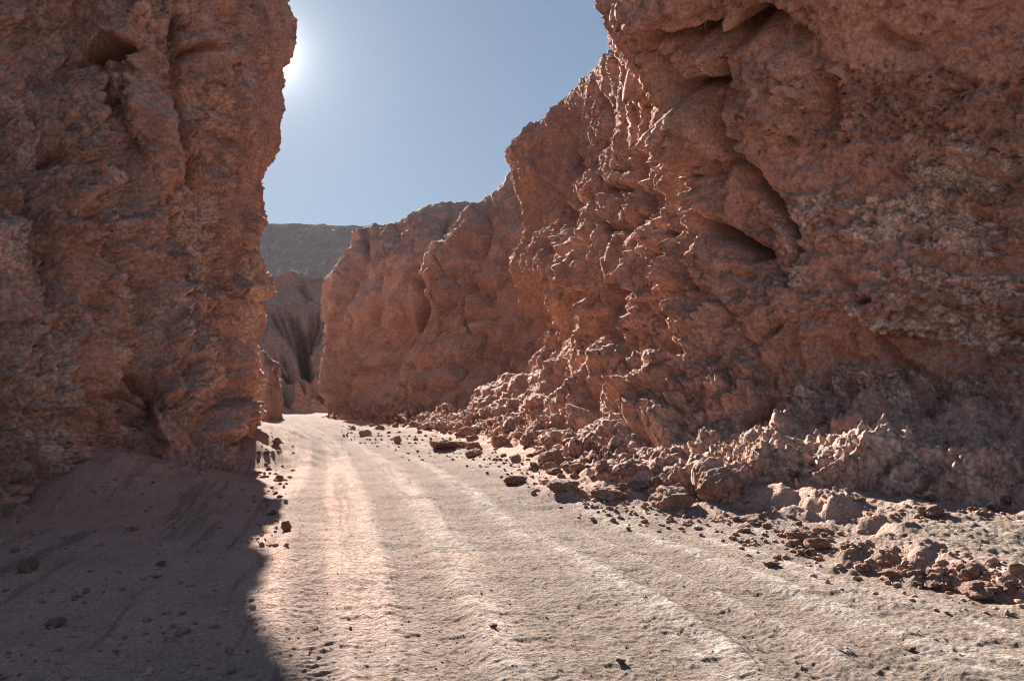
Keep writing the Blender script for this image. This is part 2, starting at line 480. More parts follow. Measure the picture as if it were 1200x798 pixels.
def ground_height(X, Y, detail=True):
    P = np.stack([X, Y, np.zeros_like(X)], -1).reshape(-1, 3).astype(f32)
    sh = X.shape
    fn = lambda fr, o, s, **k: pmap(lambda p: fbm(p, fr, o, s, **k), P).reshape(sh)
    dL, _ = dist_line(X, Y, LEFT_FOOT)
    dLw = dL + 0.35 * fn(0.8, 3, 61)
    dT, _ = dist_line(X, Y, TERRACE)
    dR, _ = dist_line(X, Y, RIGHT_FOOT)
    # left talus (dL > 0 on the wall side)
    inside_left = np.clip(2.6 + dLw, 0, 12)         # dL negative on the road side
    hgt = 0.72 * sstep(0, 4.2, inside_left + 0.8) * sstep(60, 25, Y) * sstep(10.5, 15.5, Y)
    far = np.hypot(X, Y)
    # soft rise to the right rubble
    rr = np.clip(1.6 - dR * -1.0, 0, 6)
    hgt += 0.10 * sstep(0, 2.2, np.clip(1.8 + dR, 0, 5)) * sstep(90, 40, Y)
    # terrace on the right with an eroded lip
    edge = dT + 0.30 * fn(0.9, 3, 71) + 0.10 * fn(3.5, 2, 75)
    ter = sstep(-0.10, 0.24, edge) * 0.22 * (1 - 0.75 * sstep(0.6, 2.6, edge))
    tmask = sstep(15, 10, Y) * sstep(-4, 0, Y)
    hgt += ter * tmask
    lip = np.exp(-((edge - 0.15) / 0.35) ** 2) * tmask
    # crumbly scree fan at the corner of the left cliff
    fan = np.exp(-((dL + 0.2 + 0.5 * fn(0.7, 3, 121)) / 0.75) ** 2) * sstep(10.5, 13.5, Y) * sstep(34, 27, Y) * sstep(-12, -4, X) 
    hgt += 0.30 * fan
    # floor undulation
    hgt += 0.05 * fn(0.25, 2, 5) + 0.028 * fn(1.1, 3, 9)
    salt = np.zeros(sh); intr = np.zeros(sh)
    road = sstep(0.3, -0.8, dL) * sstep(0.2, -0.6, dR)
    for pts, hw, dep, tread in TRACKS:
        d, al = dist_line(X, Y, pts)
        d = d + 0.03 * fn(0.7, 1, 33)
        a = np.abs(d) / hw
        fade = 0.55 + 0.45 * np.sin(al * 0.35 + hw * 40)
        intr = np.maximum(intr, np.exp(-a ** 4 * 0.4))
        hgt += fade * dep * 0.8 * (0.9 * np.exp(-((a - 1.45) / 0.4) ** 2) - np.exp(-a ** 4 * 0.8))
        hgt += tread * 0.004 * np.sin(al * 2 * math.pi / 0.07 + np.abs(d) * 20) * np.exp(-a ** 4) * sstep(16, 8, Y)
        salt = np.maximum(salt, fade * np.exp(-((a - 1.6) / 0.9) ** 2))
    b = pmap(lambda p: billow(vwarp(p, 1.2, 0.25, 91), 1.7, 3, 15, 0.55), P).reshape(sh)
    scuff = pmap(lambda p: ridged(vwarp(p * np.array([0.7, 1.5, 1], f32), 1.5, 0.25, 41), 2.6, 3, 25, 0.55), P).reshape(sh)
    cen = smooth_path(px_line([(356, 494), (390, 505), (440, 535), (490, 580), (550, 650), (620, 740), (660, 798)]) + [(0.9, 3.0), (1.6, 0), (2, -4)])
    dC, aC = dist_line(X, Y, cen)
    Q = np.stack([dC + 0.06 * fn(0.6, 2, 101), aC * 0.05, 0 * X], -1).reshape(-1, 3).astype(f32)
    strk = pmap(lambda p: fbm(p, 3.6, 4, 103, 0.65), Q).reshape(sh)
    hgt += 0.013 * strk * road
    hgt += 0.012 * b * road
    hgt += 0.006 * scuff * (0.4 + 0.6 * road)
    hgt += 0.0065 * pmap(lambda p: ridged(vwarp(p, 5, 0.06, 43), 7.5, 3, 27, 0.6), P).reshape(sh)
    m = sstep(-0.15, 0.35, fn(0.45, 2, 81))
    crumb = pmap(lambda p: cells(vwarp(p, 3, 0.08, 7, 1), 0.17, 0.15, 0.2, 5)[0], P).reshape(sh)
    crumb2 = pmap(lambda p: cells(p, 0.06, 0.055, 0.1, 8)[0], P).reshape(sh)
    near_r = sstep(-3.2, -0.2, dR) + sstep(0.0, 0.5, edge) * tmask + np.exp(-((dL + 0.8) / 1.0) ** 2) * 0.9
    near_r = np.clip(near_r + 0.8 * fan, 0, 1.5)
    rough = (0.02 + 0.06 * m * road + 0.7 * near_r + 0.07 * sstep(-1.2, 0.6, dLw) * sstep(-0.2, 0.3, fn(0.6, 3, 82)))
    rough = rough * (1 - 0.7 * intr * road)
    hgt += 0.055 * np.clip(0.55 - crumb, -0.1, 1) * rough + 0.018 * np.clip(0.5 - crumb2, -0.2, 1) * (0.3 + rough)
    lump = pmap(lambda p: cells(vwarp(p, 1.5, 0.25, 17, 2), 0.5, 0.42, 0.5, 19)[0], P).reshape(sh)
    led = dR + 0.55 * fn(0.55, 3, 95) + 0.15 * fn(2.5, 2, 96)
    lm = sstep(11.5, 13.5, Y) * sstep(90, 55, Y)
    hgt += lm * (0.05 * sstep(-0.75, -0.45, led) + 0.10 * sstep(-0.1, 0.3, led))
    rub = sstep(-2.6, -0.6, dR + 0.6 * fn(0.5, 2, 93)) * (0.35 + 0.65 * sstep(14, 22, Y)) * sstep(11.5, 13.5, Y) * sstep(110, 70, Y)
    lump2 = pmap(lambda p: cells(vwarp(p, 0.9, 0.4, 18, 2), 1.15, 0.8, 1, 20)[0], P).reshape(sh)
    hgt += 0.22 * np.clip(0.62 - lump, 0, 1) * np.clip(lip * 0.9 + 0.5 * fan + sstep(-1.5, 0.2, dR) * 0.8 + 0.3 * rub, 0, 1.3)
    hgt += rub * (0.12 * np.clip(0.75 - lump2, 0, 1) + 0.03)
    hgt += sstep(11, 35, Y) * sstep(110, 85, Y) * (0.055 * pmap(lambda p: ridged(vwarp(p * np.array([0.55, 1, 1], f32), 0.8, 0.4, 141), 0.8, 3, 143, 0.6), P).reshape(sh) + 0.03 * fn(1.8, 2, 147))
    hgt += 0.008 * fn(9, 3, 51) * (0.5 + rough)
    rip = pmap(lambda p: noise(p * np.array([0.35, 1.6, 1], f32), 3.3, 77), P).reshape(sh)
    hgt += 0.010 * rip * road
    earth_shade_lift = np.clip(0.85 * sstep(-6.5, -3.0, dLw) * sstep(24, 14, Y) + 0.3 * sstep(-1.3, 0.0, dLw) + 0.45 * sstep(-1.6, 0.1, dR) + 0.5 * lip, 0, 1)  # left term paints lighter, redder ground where the cliff shadow lies; rest is soil
    earth_shade_lift = np.clip(earth_shade_lift + 0.75 * lm * sstep(-1.0, -0.4, led), 0, 1)
    salt = np.clip(1.0 * salt + 1.0 * sstep(0.1, 0.5, strk) * road + 0.5 * sstep(0.05, 0.5, fn(0.9, 3, 87)) , 0, 1) * road * (1 - 0.75 * sstep(13, 38, Y))
    return hgt, salt, np.clip(earth_shade_lift * (1 + 0.5 * fn(1.3, 3, 97)), 0, 1), np.clip(intr + 0.8 * sstep(-0.1, -0.5, strk), 0, 1) * road

def build_ground():
    th_f = np.linspace(R(-36), R(36), 1000)
    th_b = np.linspace(R(36), R(324), 70)[1:]
    th = np.concatenate([th_f, th_b])
    r1 = np.geomspace(0.3, 3.2, 26)[:-1]
    # spacing even in the picture, then growing
    inv = np.linspace(1 / 3.2, 1 / 26.0, 330)
    r2 = 1 / inv
    r3 = np.geomspace(26, 100, 150)[1:]
    r4 = np.geomspace(100, 1150, 24)[1:]
    # relief in grazing view needs depth resolution too
    r2 = np.interp(np.linspace(0, 1, 500), np.linspace(0, 1, len(r2)), r2)
    r = np.concatenate([r1, r2, r3, r4])
    TH, RR = np.meshgrid(th, r)
    X = np.sin(TH) * RR; Y = np.cos(TH) * RR
    H, salt, earth_shade_lift, rut = ground_height(X, Y)
    far = sstep(95, 140, RR)
    H = H * (1 - far)
    G = np.stack([X, Y, H], -1)
    o = grid_mesh("ground", G, MAT_G, {"salt": salt, "earth_shade_lift": earth_shade_lift, "rut": rut})
    vis = G[:, :1000]
    keep(vis)
    return o
build_ground()
print("ground", time.time() - T0)

# ------------------------------------------------------------------ cliffs
def net_from_cols(cols, floor=-0.6, over=((2.5, 5, 1.0), (6, 14, 1.5))):
    out = []
    for c in cols:
        w = [W(*p) if len(p) == 3 else np.array(p[1:]) for p in c]
        b = w[0].copy(); b[2] = floor
        w = [b] + w + [w[-1] + np.array(o) for o in over]
        out.append(w)
    return np.array(out).transpose(1, 0, 2)

def resample(col, pys):
    col = sorted(col, key=lambda c: -c[1])
    y = np.array([c[1] for c in col][::-1], float)
    x = np.array([c[0] for c in col][::-1], float); d = np.array([c[2] for c in col][::-1], float)
    return [(float(np.interp(q, y, x)), float(q), float(np.interp(q, y, d))) for q in pys]

def shift(col, dx, dy, dz=0):
    out = []
    for p in col:
        w = W(*p) if len(p) == 3 else np.array(p[1:])
        out.append(('w', w[0] + dx, w[1] + dy, w[2] + dz))
    return out

# --- right cliff
A = [
 [(556,517,30),(555,505,33),(553,494,36),(556,470,37.5),(604,435,38),(640,392,38),(603,318,37),(620,262,38),(604,206,38),(600,180,39)],
 [(640,547,19.3),(645,517,22.5),(648,502,24),(655,470,26),(668,430,28),(672,385,29.5),(655,310,30),(660,250,31),(650,180,33),(636,137,35)],
 [(730,578,14),(728,545,16.4),(726,518,18),(728,480,20),(730,430,22),(735,380,23.5),(715,300,24),(720,220,25.5),(705,140,28),(690,85,31)],
 [(800,590,12.6),(800,560,14),(798,532,15.5),(790,490,17.2),(790,440,18.5),(790,380,19.5),(780,300,20),(775,200,21),(758,110,22.5),(728,45,25)],
 [(868,597,12),(862,542,12.9),(866,522,14.2),(862,490,15.8),(860,430,16.8),(858,370,17.2),(850,290,17.8),(830,190,18),(768,75,18.3),(722,5,18.5)],
 [(1000,604,11.0),(998,515,12),(1000,499,13.3),(1000,462,14.8),(1000,420,15.2),(1000,350,14.8),(1000,270,15.2),(990,170,15.4),(945,60,15.2),(870,-60,15)],
 [(1200,614,10.0),(1200,530,10.9),(1200,507,11.8),(1200,455,12.8),(1200,400,13.2),(1200,320,13.2),(1195,240,13.3),(1190,140,13.4),(1180,30,13.2),(1150,-62,13)],
 [(1500,680,7.4),(1500,570,8),(1500,530,8.8),(1500,440,9.6),(1500,380,9.8),(1500,280,9.8),(1500,200,9.9),(1500,110,10),(1500,20,10),(1500,-60,10)],
]
c1 = A[0]
A = [shift(c1, 9, 14), shift(c1, 3.4, 5.5)] + A + [shift(A[-1], 6, -2.0, -3), shift(A[-1], 22, 2, -6)]
netA = net_from_cols(A)
A_STROKES = [
 ('crack', [(752,38),(800,50),(850,48),(905,36)], 8, 1.8),
 ('lump', (760,10,50,28,10), 0, 0.4),
 ('lump', (818,74,28,30,0), 0, 0.6),
 ('crack', [(800,103),(838,106)], 5, 0.8),
 ('crack', [(838,60),(838,111),(840,141),(854,170),(868,183),(892,213),(905,240),(930,270)], 6, 1.7),
 ('shelf', [(905,240),(880,200),(866,178),(848,150),(842,112)], 10, 0.45),
 ('crack', [(786,190),(796,215),(812,240),(837,272),(852,286),(880,296)], 6.5, 1.8),
 ('shelf', [(886,290),(850,275),(815,228),(800,190),(792,150),(770,120)], 11, 0.5),
 ('lump', (915,110,52,58,20), 0, 0.45),
 ('crack', [(905,45),(940,70),(965,100),(975,140),(955,165)], 9, 0.5),
 ('lump', (820,160,26,48,-20), 0, 0.55),
 ('lump', (735,215,22,16,0), 0, 0.35),
 ('lump', (722,245,20,22,0), 0, 0.35),
 ('crack', [(705,222),(745,220)], 4, 0.4),
 ('crack', [(742,180),(746,240),(738,265)], 5, 1.2),
 ('crack', [(700,262),(745,266)], 4, 0.3),
 ('lump', (690,218,16,22,20), 0, 0.35),
 ('crack', [(662,170),(674,205),(660,235),(668,262),(690,300)], 5, 1.1),
 ('crack', [(700,100),(712,140),(706,180)], 4, 0.8), ('crack', [(760,230),(775,262),(786,300),(782,330)], 5, 1.1), ('crack', [(905,240),(925,290),(915,330)], 5, 0.7),
 ('lump', (681,345,12,14,0), 0, -1.3),
 ('lump', (757,275,12,16,0), 0, 0.3),
 ('lump', (745,322,22,20,0), 0, 0.25),
 ('lump', (770,300,8,12,0), 0, -0.8),
 ('lump', (722,300,10,8,0), 0, -0.9),
 ('lump', (640,290,7,10,0), 0, -0.9),
 ('shelf', [(600,310),(625,268),(640,262),(650,290),(665,330)], 8, 0.4),
 ('ridge', [(648,275),(668,300),(690,335),(708,372)], 5, 0.5),
 ('ridge', [(735,290),(745,330),(762,360)], 5, 0.4),
 ('ridge', [(788,270),(796,315),(806,350),(800,375)], 6, 0.6),
 ('crack', [(808,300),(816,340),(812,372)], 7, 0.5),
 ('ridge', [(556,478),(600,440),(640,400),(662,376)], 7, 0.5),
 ('ridge', [(612,494),(640,450),(680,405),(700,380)], 7, 0.6),
 ('ridge', [(664,498),(680,452),(720,412),(748,372),(758,352)], 8, 0.8),
 ('crack', [(690,495),(700,458),(738,420),(765,385)], 8, 0.5),
 ('crack', [(640,490),(655,455),(690,418),(712,390)], 7, 0.4),
 ('crack', [(585,490),(610,462),(640,430),(660,405)], 7, 0.35),
 ('ridge', [(705,500),(712,470),(745,440),(775,400)], 8, 0.4),
 ('lump', (772,421,16,10,10), 0, 0.4),
 ('lump', (782,405,14,8,0), 0, -0.7),
 ('ridge', [(712,478),(742,468),(770,464),(800,440)], 10, 0.5),
 ('lump', (745,478,18,16,0), 0, 0.4),
 ('lump', (770,486,22,18,0), 0, 0.45),
 ('crack', [(735,504),(770,498),(800,486),(825,452)], 6, 0.5),
 ('crack', [(862,492),(905,486),(940,466),(1000,462),(1050,464),(1110,456)], 9, 0.8),

 ('ridge', [(836,598),(850,580),(880,555),(912,515),(935,495)], 18, 0.2), ('crack', [(905,590),(925,545),(948,520)], 9, 0.3),
 ('ridge', [(935,585),(955,555),(990,530),(1035,507),(1085,502)], 16, 0.22), ('crack', [(990,580),(1015,545),(1050,525)], 8, 0.3),
 ('ridge', [(1085,585),(1110,560),(1130,538),(1165,528),(1200,522)], 16, 0.2), ('ridge', [(1182,598),(1178,565),(1165,535)], 10, 0.15),
 ('crack', [(1070,595),(1090,555),(1110,535)], 8, 0.25),
 ('lump', (1015,482,40,14,-18), 0, 0.35),
 ('lump', (1140,475,34,26,0), 0, 0.2),
 ('lump', (1185,470,22,30,0), 0, 0.2),
 ('crack', [(1020,400),(1060,420),(1100,440),(1120,462)], 5, 0.35),
 ('crack', [(960,300),(1000,345),(1010,352)], 4, 0.2),
 ('lump', (1012,348,9,5,0), 0, -0.5),
 ('shelf', [(1200,205),(1120,200),(1075,215),(1040,205),(985,225)], 14, 0.22),
 ('shelf', [(1200,285),(1130,280),(1060,300),(1010,318),(960,320)], 12, 0.16),
 ('crack', [(1020,20),(1060,60),(1110,90),(1160,100)], 6, 0.2),
 ('shelf', [(890,60),(945,62),(985,85),(1010,120),(985,170)], 14, 0.35),
]

A_STROKES = [(k, g, w, a * 0.5) if k in ('ridge', 'crack', 'shelf') and np.mean([q[1] for q in g]) > 370 and np.mean([q[0] for q in g]) < 820 else (k, g, w, a) for k, g, w, a in A_STROKES]
def rock_right(p, px, py, dep):
    zf = (1 - 0.6 * sstep(20, 27, dep)).astype(f32)      # upright ribs on the further part of the wall
    w = vwarp(p, 0.35, 0.9, 3)
    w = np.stack([w[:, 0], w[:, 1], (w[:, 2] - 1) * zf + 1], 1)
    p_true = p; p = np.stack([p[:, 0], p[:, 1], (p[:, 2] - 1) * (0.35 + 0.65 * zf) + 1], 1).astype(f32)
    # flutes that lean up and away: squeeze along two axes, stretch along the lean
    lean = np.stack([w[:, 0] * f32(0.95) - w[:, 2] * f32(0.35), w[:, 1] * f32(0.9) - w[:, 2] * f32(0.15), w[:, 2] * f32(0.55)], 1)
    face = sstep(860, 960, px) * sstep(620, 420, py)           # the flatter face on the right
    skirt = sstep(385, 440, py) * sstep(900, 780, px)
    low = sstep(462, 500, py)
    b1 = billow(lean, 0.42, 2, 4, 0.45)
    b2 = billow(w * np.array([1, 1, 0.6], f32), 1.0, 3, 14, 0.5)
    b3 = billow(vwarp(p, 2.2, 0.18, 29, 1), 4.2, 3, 24, 0.55)
    gul = np.abs(noise(np.stack([w[:, 0] - 0.25 * w[:, 2], w[:, 1], w[:, 2] * 0.22], 1).astype(f32), 0.5, 12)) * (1 - face) * (1 - low)
    d = 0.9 * (gul - 0.22) + b1 * (0.95 - 0.5 * face - 0.55 * low) + b2 * (0.42 - 0.22 * face - 0.15 * low) + b3 * (0.19)
    # crusted flutes that run down the skirt
    sk = sstep(375, 420, py) * sstep(830, 770, px)
    af = p[:, 0] * f32(0.3) - p[:, 1] * f32(0.85) + p[:, 2] * f32(0.43)
    fl = vwarp(p - np.stack([af * 0.3, af * -0.85, af * 0.43], 1).astype(f32) * f32(0.8), 0.8, 0.2, 71)
    flute = np.abs(noise(fl, 0.75, 73)) * 0.9 + np.abs(noise(fl, 1.9, 74)) * 0.3
    d = d * (1 - 0.6 * sk) + sk * (flute - 0.3)
    # broken ledges and open joints
    jag = sstep(-0.25, 0.15, noise(w, 0.33, 501))
    tn = fbm(np.stack([w[:, 0], w[:, 1], w[:, 2] * 0.7], 1).astype(f32), 0.8, 4, 503, 0.55)
    d = d + (0.55 * (terrace(tn, 4.5) - tn * 0.6)) * (0.35 + 0.65 * jag) * (1 - 0.85 * low)
    jp = vwarp(p, 0.9, 0.45, 511) * np.array([1, 1, 0.38], f32) + np.stack([0.4 * p[:, 2], 0 * p[:, 2], 0 * p[:, 2]], 1).astype(f32)
    d = d - (0.30 * joints(jp, 0.55, 0.035, 513) + 0.16 * joints(jp, 1.3, 0.05, 515) * jag) * (1 - 0.6 * face) * (1 - 0.7 * low)
    d = d - 0.10 * joints(vwarp(p, 1.6, 0.3, 517), 1.0, 0.035, 519) * face
    d = d * (1 - 0.25 * sstep(19, 24, dep) * (1 - low)) * (1 - 0.3 * sstep(230, 150, py) * sstep(21, 25, dep))
    # strata that dip to the right
    dip = p[:, 2] + f32(0.22) * p[:, 0] - f32(0.1) * p[:, 1]
    st = _perlin(w[:, 0] * f32(0.25), w[:, 1] * f32(0.25), (dip + (w[:, 2] - p[:, 2])) * f32(1.9), 55)
    st2 = _perlin(w[:, 0] * f32(0.7), w[:, 1] * f32(0.7), (dip + 0.6 * (w[:, 2] - p[:, 2])) * f32(5.5), 56)
    d = d + (0.16 * np.abs(st) + 0.08 * st2) * (0.12 + 1.1 * face)
    # broken plates
    c = vwarp(p, 1.4, 0.3, 61)
    f1, f2, r1 = cells(np.stack([c[:, 0], c[:, 1], c[:, 2] + 0.22 * c[:, 0]], 1), 0.62, 0.62, 0.3, 31)
    g1, g2, r2 = cells(np.stack([c[:, 0], c[:, 1], c[:, 2] + 0.22 * c[:, 0]], 1), 0.22, 0.22, 0.11, 37)
    mud = sstep(0.12, 0.34, fbm(np.stack([w[:, 0] * 0.6, w[:, 1] * 0.6, dip * 1.5], 1), 0.55, 3, 77) + 0.28 * sstep(180, 60, py) * sstep(900, 1000, px) + 0.2 * sstep(440, 470, py) * sstep(520, 490, py) * sstep(860, 950, px)) * (0.35 + 0.65 * face)
    bed = fbm(np.stack([w[:, 0] * 0.45, w[:, 1] * 0.45, (dip + 0.5 * (w[:, 2] - p[:, 2])) * 1.7], 1).astype(f32), 0.62, 5, 171, 0.55)
    slab = sstep(-0.06, 0.02, bed) * face * sstep(130, 200, py)
    mud = np.maximum(mud * (1 - slab), face * sstep(-0.02, -0.08, bed) * sstep(130, 200, py) * 0.9)
    d = d + 0.13 * slab
    pl = (1 - 0.85 * mud) * (0.35 + 0.65 * face) * (1 - 0.7 * low)
    d = d + pl * (0.13 * (r1 - 0.5) + 0.07 * (r2 - 0.5) - 0.12 * np.exp(-((f2 - f1) / 0.06) ** 2) - 0.055 * np.exp(-((g2 - g1) / 0.08) ** 2))
    # crusted lumps low down
    k1, _, _ = cells(vwarp(p, 2.0, 0.2, 43, 1), 0.42, 0.42, 0.32, 47)
    k2, _, _ = cells(p, 0.15, 0.15, 0.12, 49)
    crust = np.clip(0.35 * skirt + 0.9 * low, 0, 1) + 0.12
    d = d + crust * (0.30 * (0.36 - k1 * k1) * (1 - 0.45 * low) + 0.10 * (0.3 - k2 * k2) * (1 - 0.4 * low))
    d = d + (1 - 0.6 * mud) * (0.085 * fbm(p_true, 5.0, 4, 88, 0.64))
    # hollows
    hol = sstep(0.42, 0.62, fbm(w, 0.75, 2, 99)) * (1 - 0.75 * face) * (1 - low)
    d = d - 0.65 * hol
    pale = np.clip(face * (1 - mud) * (0.4 + 0.6 * slab) * sstep(-0.12, 0.18, fbm(w, 0.7, 4, 66, 0.6) + 0.12 * sstep(120, 260, py)) + 0.25 * low, 0, 1) * sstep(120, 230, py)
    return d, mud, pale

def build_cliff(name, net, fn, strokes, nv, nu, mat, dmax=1.0, fade_low=0.0, label=None):
    G = dense(net, nv, nu)
    N = normals(G)
    # make the normals face the camera side
    c = (G - np.array([0, 0, EYE])); 
    px, py, dep = proj(G)
    inf = (px > 0) & (px < 1200) & (py > 0) & (py < 798)
    cl = np.linalg.norm(c, axis=2)
    vote = ((N * c).sum(2) / cl ** 2)[int(nv * .15):int(nv * .75)][inf[int(nv * .15):int(nv * .75)]].sum()
    print(name, 'vote', vote)
    if vote > 0: N = -N
    S = sculpt(G, strokes)
    P = G.reshape(-1, 3).astype(f32)
    d, mud, pale = pmap(fn, P, px.reshape(-1).astype(f32), py.reshape(-1).astype(f32), dep.reshape(-1).astype(f32))
    D = d.reshape(px.shape) * dmax + S
    G2 = G + N * D[..., None]
    keep(G2)
    o = grid_mesh(name, G2, mat, {"mud": mud, "pale": pale})
    print(name, nv * nu, time.time() - T0)
    return o
build_cliff("right_cliff", netA, rock_right, A_STROKES, 520, 700, MAT_R)

# --- rubble bank between the road and the right cliff
bank = []
for px, py, h in [(388,491,4),(412,495,8),(440,500,12),(500,509,17),(556,520,22),(600,532,26),(640,546,29),(680,564,31),(712,584,36),(760,588,34),(800,593,34),(850,598,30),(890,600,22)]:
    d = EYE * F / (py - HOR); q = 0.5 + 0.03 * d
    bank.append([(px,py,d),(px,py-0.5*h,d+0.3*q),(px+1,py-h,d+1.0*q),(px+3,py-h-3-0.1*h,d+2.4*q),(px+8,py-h-6-0.2*h,d+5.0*q)])
bank = [shift(bank[0], -2, 14, -0.4)] + bank + [shift(bank[-1], 1.2, -0.2, -0.7)]
netK = net_from_cols(bank, over=((1, 3, -0.8),))
MAT_K = rock_material('rubble_clay', (0.53, 0.285, 0.210), (0.46, 0.235, 0.172), (0.68, 0.46, 0.36), (0.54, 0.29, 0.20), dust=0.4, dust_lo=0.02)
def rock_bank(p, px, py, dep):
    k = np.clip(dep / 18, 0.8, 3.0).astype(f32)
    c = vwarp(p, 1.1, 0.4, 401)
    a1, a2, r1 = cells(c, 0.95, 0.8, 0.55, 403, True)
    c2 = vwarp(p, 2.0, 0.2, 407)
    b1, b2, r2 = cells(c2, 0.36, 0.34, 0.22, 409, True)
    e1, e2, r3 = cells(p, 0.13, 0.13, 0.10, 411)
    ledge = sstep(-0.05, 0.12, fbm(p * np.array([.5, .5, 2.2], f32), 1.3, 3, 413))
    d = 0.55 * np.minimum(0.50 - a1, 0.22) + 0.26 * (r1 - 0.5) - 0.12 * np.exp(-((a2 - a1) / 0.07) ** 2)
    d = d + 0.26 * np.minimum(0.45 - b1, 0.2) + 0.12 * (r2 - 0.5) - 0.06 * np.exp(-((b2 - b1) / 0.08) ** 2)
    d = d * (0.45 + 0.75 * sstep(-0.3, 0.25, fbm(p, 0.5, 2, 421)))
    d = d + 0.05 * (0.3 - e1 * e1) + 0.03 * (r3 - 0.5) + 0.10 * ledge + 0.035 * fbm(p, 7, 3, 415, 0.6)
    return d * k ** 0.4, 0 * d, 0.5 * sstep(0.6, 0.9, r2)
build_cliff("rubble_bank", netK, rock_bank, [], 150, 760, MAT_K)

# --- the two spurs further on
B = [
 [(440,500,47),(455,489,50),(460,470,52),(474,430,54),(488,400,55),(503,372,55),(497,345,54),(503,318,54),(528,288,55),(556,240,57)],
 [(500,509,37),(505,493,42),(510,475,45),(520,445,48),(530,410,50),(545,375,51),(548,335,51.5),(555,300,52),(570,262,53),(580,222,56)],
 [(556,519,31),(568,494,39),(580,470,43),(590,440,46),(600,405,48),(605,370,49),(605,330,50),(607,290,51),(610,245,52),(607,203,55)],
 [(640,508,38),(650,490,41),(650,470,43),(655,440,45),(660,405,46),(665,370,47),(665,330,48),(665,290,49),(665,235,50),(660,180,53)],
 [(740,508,38),(740,490,41),(740,470,43),(740,440,45),(740,405,46),(740,370,47),(740,330,48),(740,290,49),(740,220,50),(740,170,53)],
]
B = [shift(B[0], 10, 12), shift(B[0], 3.0, 5)] + B
netB = net_from_cols(B)
Cn = [
 [(388,490,72),(389,482,73),(388,465,74),(386,440,74),(385,410,74),(381,385,74),(380,360,74),(384,333,75),(400,312,76),(428,270,78)],
 [(420,497,58),(420,487,64),(422,470,67),(424,445,68),(425,415,68.5),(425,385,69),(425,355,69),(428,325,70),(440,295,71),(458,264,75)],
 [(460,501,50),(465,488,58),(468,470,61),(472,445,63),(470,415,64),(470,385,64),(468,355,64.5),(468,325,65),(478,290,66),(500,246,72)],
 [(510,501,48),(515,488,56),(515,470,60),(515,450,62),(515,415,63),(515,385,63),(515,350,63),(518,320,63),(530,285,64),(555,246,72)],
 [(590,500,50),(590,488,56),(590,470,60),(590,450,62),(590,415,63),(590,385,63),(590,350,63),(590,320,63),(600,285,64),(620,235,72)],
 [(690,500,50),(690,488,56),(690,470,60),(690,450,62),(690,415,63),(690,385,63),(690,350,63),(690,320,63),(690,285,64),(690,235,72)],
]
Cn = [shift(Cn[0], 12, 14), shift(Cn[0], 4, 5)] + Cn
netC = net_from_cols(Cn)
B_STROKES = [
 ('crack', [(560,238),(572,270),(560,300),(545,330)], 6, 0.7),
 ('shelf', [(600,365),(560,372),(520,385),(505,400)], 7, 0.5),
 ('crack', [(450,455),(500,430),(560,420),(610,395)], 5, 0.5),
 ('ridge', [(500,330),(520,300),(560,262)], 6, 0.8),
 ('lump', (522,345,14,20,0), 0, 0.8), ('lump', (560,360,16,14,0), 0, 0.6),
 ('shelf', [(545,452),(500,456),(470,462)], 5, 0.7),
 ('crack', [(480,490),(484,470)], 3, 0.4), ('crack', [(505,492),(508,468)], 3, 0.4), ('crack', [(530,492),(534,468)], 3, 0.4),
]
C_STROKES = [
 ('crack', [(478,400),(494,375),(500,350),(490,320)], 7, 1.8),
 ('crack', [(432,268),(430,300),(415,330),(405,370)], 4, 0.9),
 ('crack', [(470,262),(455,300),(445,330),(440,370),(430,420)], 4, 0.9),
 ('ridge', [(385,480),(392,430),(395,380),(400,330),(432,272)], 7, 1.0),
 ('shelf', [(480,425),(450,430),(415,440)], 6, 0.9),
 ('lump', (470,400,24,30,0), 0, -1.6),
 ('ridge', [(415,475),(425,440),(432,400)], 5, 0.6),
 ('crack', [(402,480),(408,440),(412,400)], 4, 0.6),
 ('crack', [(530,245),(520,270),(535,290)], 4, 0.8),
]
def rock_far(p, px, py, dep):
    w = vwarp(p, 0.18, 1.6, 5)
    lean = np.stack([w[:, 0] * f32(0.95) - w[:, 2] * f32(0.35), w[:, 1] * f32(0.9), w[:, 2] * f32(0.55)], 1)
    b1 = billow(lean, 0.22, 3, 104, 0.5)
    b2 = billow(vwarp(p, 1.0, 0.5, 7), 0.9, 3, 114, 0.55)
    dip = p[:, 2] + f32(0.25) * p[:, 0]
    st = _perlin(w[:, 0] * f32(0.15), w[:, 1] * f32(0.15), dip * f32(0.9), 155)
    low = sstep(400, 480, py)
    k1, _, r1 = cells(vwarp(p, 0.8, 0.5, 43, 1), 1.3, 1.3, 0.9, 147)
    mud = sstep(0.05, 0.3, fbm(w, 0.3, 3, 177)) * 0.8
    d = b1 * 1.05 * (1 - 0.55 * low) + b2 * 0.30 * (1 - 0.7 * mud) + 0.4 * np.abs(st) + 0.16 * (r1 - 0.5) * (1 - mud) + 0.25 * (0.5 - k1) * low
    d = d + 0.10 * fbm(p, 1.8, 5, 188, 0.62)
    tn = fbm(w, 0.35, 4, 703, 0.55)
    d = d + 0.6 * (terrace(tn, 4.0) - tn * 0.6) * (1 - 0.5 * mud) - 0.5 * joints(vwarp(p, 0.5, 0.8, 711) * np.array([1, 1, 0.4], f32), 0.3, 0.03, 713)
    pale = 0.5 * sstep(0.1, 0.4, fbm(w, 0.8, 3, 166))
    return d, mud, pale
build_cliff("middle_cliff", netB, rock_far, B_STROKES, 300, 260, MAT_F)
build_cliff("far_cliff", netC, rock_far, C_STROKES, 280, 260, MAT_F)

